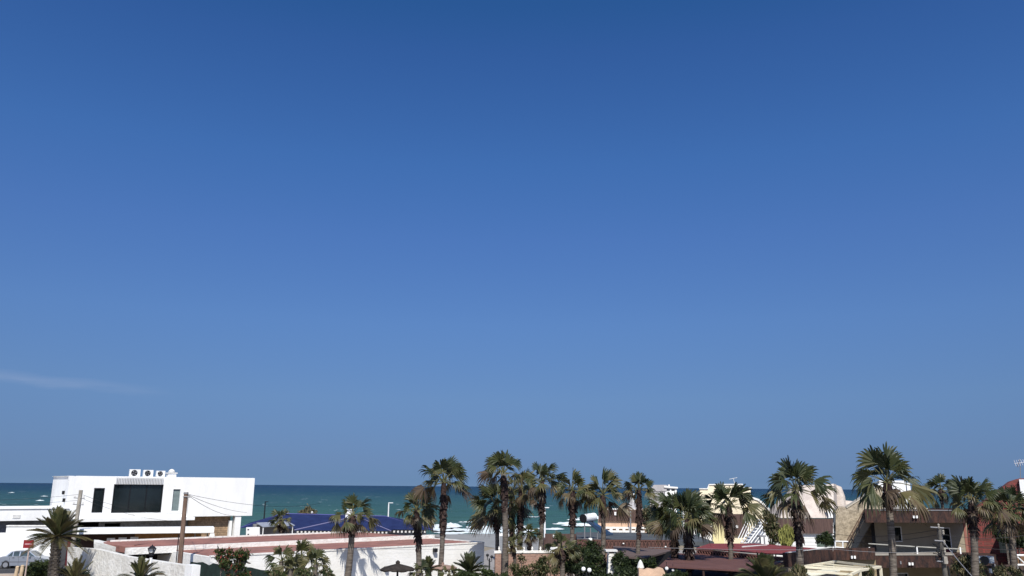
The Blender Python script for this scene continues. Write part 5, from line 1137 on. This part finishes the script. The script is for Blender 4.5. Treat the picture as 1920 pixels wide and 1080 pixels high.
def lantern_post(px, py_top, py_arm, Y, label):
    p = at(px, py_top, Y); x = p.x; zt_ = p.z; zl = at(px, py_arm, Y).z
    t = thing('street_lamp', Vector((x, Y, 0)), label, 'lamp'); s = (zt_-zl)
    mb = MB(); mb.tube([(x, Y, 0), (x, Y, zl-.45*s)], .075, 8); mb.build('post', white_metal, t)
    mb = MB(); mb.tube([(x, Y, zl-.445*s), (x, Y, zl)], [.05, .06], 8); mb.lathe((x, Y, zl-.25*s), [(.12, 0), (.14, .05), (.05, .12)], 8); mb.build('bracket', black_metal, t)
    w = .62*s
    lt = MB()
    for sx in (-1, 1):
        for sy in (-1, 1):
            lt.tube([(x+sx*w*.28, Y+sy*w*.28, zl), (x+sx*w*.5, Y+sy*w*.5, zl+.55*s)], .025, 4)
    lt.tube([(x, Y, zl-.01), (x, Y, zl+.04)], w*.38, 8); o = lt.build('lantern_frame', black_metal, t)
    g_ = MB(); g_.hull8([(x+a_*w*.26, Y+b_*w*.26, zl+.05) for a_, b_ in ((-1, -1), (1, -1), (1, 1), (-1, 1))], [(x+a_*w*.46, Y+b_*w*.46, zl+.54*s) for a_, b_ in ((-1, -1), (1, -1), (1, 1), (-1, 1))])
    g_.build('lantern_glass', M('lantern_glass', (.62, .64, .64), rough=.2), t)
    h = MB(); h.lathe((x, Y, zl+.55*s), [(w*.85, 0), (w*.8, .04*s), (w*.4, .24*s), (w*.12, .33*s), (w*.10, .42*s), (.01, .46*s)], 8); h.build('lantern_hood', black_metal, t)
lantern_post(286, 1021, 1038, 45, 'black four sided lantern on a white post in front of the low house carport')
def globe_lamp(items, xb, Y, label, gm, name='garden_lamp', r=.12):
    c = at(xb, 1060, Y); t = thing(name, Vector((c.x, Y, 0)), label, 'lamp'); zs = min(at(px, py, Y).z for px, py in items)
    mb = MB(); mb.tube([(c.x, Y, 0), (c.x, Y, zs-.1)], .05, 7); mb.build('post', black_metal, t)
    for px, py in items:
        p = at(px, py, Y); mb = MB(); mb.tube([(c.x, Y, zs-.3), (p.x, Y, p.z-.28), (p.x, Y, p.z-r)], .025, 5); mb.build('arm', black_metal, t)
        mb = MB(); mb.ball(p, r, 8); mb.build('globe', gm, t, smooth=True)
globe_lamp([(1094, 1067), (1105, 1069)], 1099.5, 48, 'garden lamp with two white globes in front of the dark trees', globe)
globe_lamp([(914, 1041), (922, 1044)], 917.5, 58, 'dark double headed garden lamp beside the end of the long white wall', black_metal, r=.1)
def tall_lamp(px, pt_, Y, label, mat, arm):
    a = at(px, pt_, Y); t = thing('promenade_lamp', Vector((a.x, Y, -1)), label, 'lamp', None)
    mb = MB(); mb.tube([(a.x, Y, -1), (a.x, Y, a.z)], [.12, .09], 7); mb.build('post', mat, t)
    mb = MB(); mb.box((a.x+arm*.4, Y, a.z+.02), (abs(arm)*.8+.1, .25, .1)); mb.build('lamp_head', mat, t)
tall_lamp(729, 943, 135, 'white promenade lamp rising over the right end of the blue roof', white_metal, .8)
tall_lamp(497.5, 941, 135, 'dark promenade lamp against the sea left of the blue roof', black_metal, .5)
tall_lamp(1021.5, 952, 105, 'white promenade lamp between two palms against the sea', white_metal, .6)
# ------------------------------------------------------------ thatched parasols
def parasol(px, py_top, py_rim, Y, hw, label, mat):
    a = at(px, py_top, Y); b = at(px, py_rim, Y); r_ = hw*Y/1500; t = thing('garden_parasol', Vector((a.x, Y, 0)), label, 'parasol', None)
    mb = MB(); h = a.z-b.z; rnd = random.Random(5); n = 40; rings = [(0.03, h), (.12*r_, h*.82), (.45*r_, h*.58), (.8*r_, h*.25), (r_, 0.0), (.97*r_, -.07)]
    base = len(mb.v)
    for k_, (q, z) in enumerate(rings):
        for j in range(n):
            w_ = 1+(.05*rnd.uniform(-1, 1) if k_ > 2 else 0); al = 2*math.pi*j/n
            mb.v.append(Vector((a.x+q*w_*math.cos(al), Y+q*w_*math.sin(al), b.z+z+(rnd.uniform(-.04, .02) if k_ > 2 else 0))))
    for k_ in range(len(rings)-1):
        for j in range(n): mb.f.append([base+k_*n+j, base+k_*n+(j+1) % n, base+(k_+1)*n+(j+1) % n, base+(k_+1)*n+j]); mb.a.append(0)
    mb.build('canopy', mat, t)
    mb = MB(); mb.lathe((a.x, Y, a.z-.05), [(.12, 0), (.13, .1), (.04, .18)], 8); mb.build('finial', mat, t)
    mb = MB(); mb.tube([(a.x, Y, 0), (a.x, Y, a.z-.15)], .06, 7); mb.build('pole', black_metal, t)
parasol(746, 1055, 1067, 50, 30, 'dark thatched parasol before the long white wall', thatch)
parasol(829, 1057, 1064, 53, 26, 'flat pinkish brown parasol half hidden by the slim solitary palm', thatch_pink)
# ------------------------------------------------------------ parked car
def car():
    Y = 72.6; F = Fr(-9, Y, 89, Y+.6, ref=1060); L = F.w
    s = L/4.7; h = 1.42
    t = thing('parked_car', F.pt(L/2, -.85, 0), 'silver grey four door saloon car parked before the white street wall', 'car')
    W_ = 1.72
    top = [(0.02, .62), (.0, .75), (.12, .93), (.55, 1.0), (1.05, 1.03)]   # rear deck
    lower = [(0.04, .32), (.5, .24), (4.2, .24), (4.66, .34), (4.7, .55), (4.62, .72), (4.1, .86), (3.42, .97), (3.0, 1.0), (1.0, 1.0), (.5, .98), (.08, .88), (0, .6)]
    def arch(cx): return [(cx-.37, .24)]+[(cx-.36*math.cos(a*math.pi/8), .31+.36*math.sin(a*math.pi/8)) for a in range(9)]+[(cx+.37, .24)]
    prof = [(0.04, .32)]+arch(.88)+arch(3.72)+lower[3:]
    mb = MB(); n = len(prof); secs = [(-W_, .93), (-W_+.12, 1), (-.12, 1), (0, .93)]
    base = 0; vs = []
    for d, k_ in secs:
        for u, z in prof:
            uu = L/2+(u*s-L/2)*(1 if k_ == 1 else .985); zz = z if z < .6 else .6+(z-.6)*k_
            vs.append(F.pt(uu, d, zz))
    fs = [[i*n+j, i*n+(j+1) % n, (i+1)*n+(j+1) % n, (i+1)*n+j] for i in range(len(secs)-1) for j in range(n)]+[list(range(n)), list(range(3*n, 4*n))[::-1]]
    mb.add(vs, fs); body = mb.build('body', car_paint, t)
    # cabin: pillars and roof in paint, glass between
    cab = [(.78, .97), (1.25, 1.38), (1.6, 1.42), (2.45, 1.41), (2.75, 1.35), (3.5, .95)]
    roof = MB(); pr = [(1.22, 1.355), (1.6, 1.42), (2.45, 1.415), (2.80, 1.345), (2.45, 1.36), (1.6, 1.365)]
    for a_, b_ in [(1.22, 1.6), (1.6, 2.45), (2.45, 2.8)]:
        za = {1.22: 1.36, 1.6: 1.42, 2.45: 1.415, 2.8: 1.345}
        F_lo = [F.pt(a_*s, -W_+.22, za[a_]-.05), F.pt(b_*s, -W_+.22, za[b_]-.05), F.pt(b_*s, -.22, za[b_]-.05), F.pt(a_*s, -.22, za[a_]-.05)]
        F_hi = [v+Vector((0, 0, .05)) for v in F_lo]; roof.hull8(F_lo, F_hi)
    roof.build('roof', car_paint, t)
    gl = MB(); g0 = [(.86, .94), (1.24, 1.345), (2.78, 1.33), (3.45, .94)]
    lo = [F.pt(u*s, d, z) for (u, z) in g0 for d in (-W_+.2,)]
    nvs = [F.pt(u*s, -W_+(.1 if z < 1.1 else .24), z) for u, z in g0]+[F.pt(u*s, -(.1 if z < 1.1 else .24), z) for u, z in g0]
    gl.add(nvs, [[0, 1, 2, 3], [7, 6, 5, 4], [0, 4, 5, 1], [1, 5, 6, 2], [2, 6, 7, 3], [3, 7, 4, 0]]); gl.build('window_glass', M('car_glass', (.05, .07, .075), rough=.12, spec=.7, var=.5, scale=1.5), t)
    for (ua, ub, wd) in ((.80, 1.26, .07), (2.02, 2.02, .045), (1.42, 1.40, .04), (3.50, 2.80, .05)):
        pl = MB(); z0, z1 = .95, 1.36
        for d0, d1 in ((-.085, -.215), (-W_+.085, -W_+.215)):
            pl.add([F.pt(ua*s-wd, d0, z0), F.pt(ua*s+wd, d0, z0), F.pt(ub*s+wd, d1, z1), F.pt(ub*s-wd, d1, z1)]+[F.pt(ua*s-wd, d0*.9 if d0 > -1 else d0-.02, z0+.001), F.pt(ua*s+wd, d0*.9 if d0 > -1 else d0-.02, z0+.001), F.pt(ub*s+wd, d1*.93 if d1 > -1 else d1-.02, z1), F.pt(ub*s-wd, d1*.93 if d1 > -1 else d1-.02, z1)],
                   [[0, 1, 2, 3], [4, 5, 6, 7], [0, 4, 7, 3], [1, 5, 6, 2]])
        pl.build('window_pillar', car_paint, t)
    for u in (.88, 3.72):
        for d in (-.03, -W_+.2):
            w = MB(); c = F.pt(u*s, d, .31); w.tube([c, c+Vector((F.N.x, F.N.y, 0))*-.18], .31, 18); wo = w.build('wheel', rubber, t)
            w = MB(); w.tube([c+Vector((F.N.x, F.N.y, 0))*.008, c+Vector((F.N.x, F.N.y, 0))*-.02], .2, 12); w.build('rim', rim_m, wo)
    for u0, u1, z in ((1.45, 1.62, .86), (2.35, 2.52, .86)):
        m_ = MB(); F.box(m_, u0*s, u1*s, 0.0, .03, z, z+.035); m_.build('door_handle', black_metal, t)
    m_ = MB(); F.box(m_, .5*s, 4.3*s, -.02, .012, .52, .57); m_.build('side_trim', M('trim_grey', (.10, .10, .11)), t)
    for u in (2.02, 1.2, 3.02):
        m_ = MB(); F.box(m_, u*s-.006, u*s+.006, -.05, .004, .3, .95); m_.build('door_seam', black_metal, t)
    for d in (-.35, -W_+.1):
        m_ = MB(); F.box(m_, 4.6*s, 4.72*s, d, d+.25, .58, .7); m_.build('headlight', chrome, t)
        m_ = MB(); F.box(m_, -.02, .06, d, d+.25, .68, .84); m_.build('tail_light', tail_red, t)
    m_ = MB(); F.box(m_, 2.95*s, 3.1*s, .0, .15, .95, 1.06); m_.build('wing_mirror', car_paint, t)
car()
# small far things
print('faces', sum(len(o.data.polygons) for o in bpy.data.objects if o.type == 'MESH'), 'objects', len(bpy.data.objects))
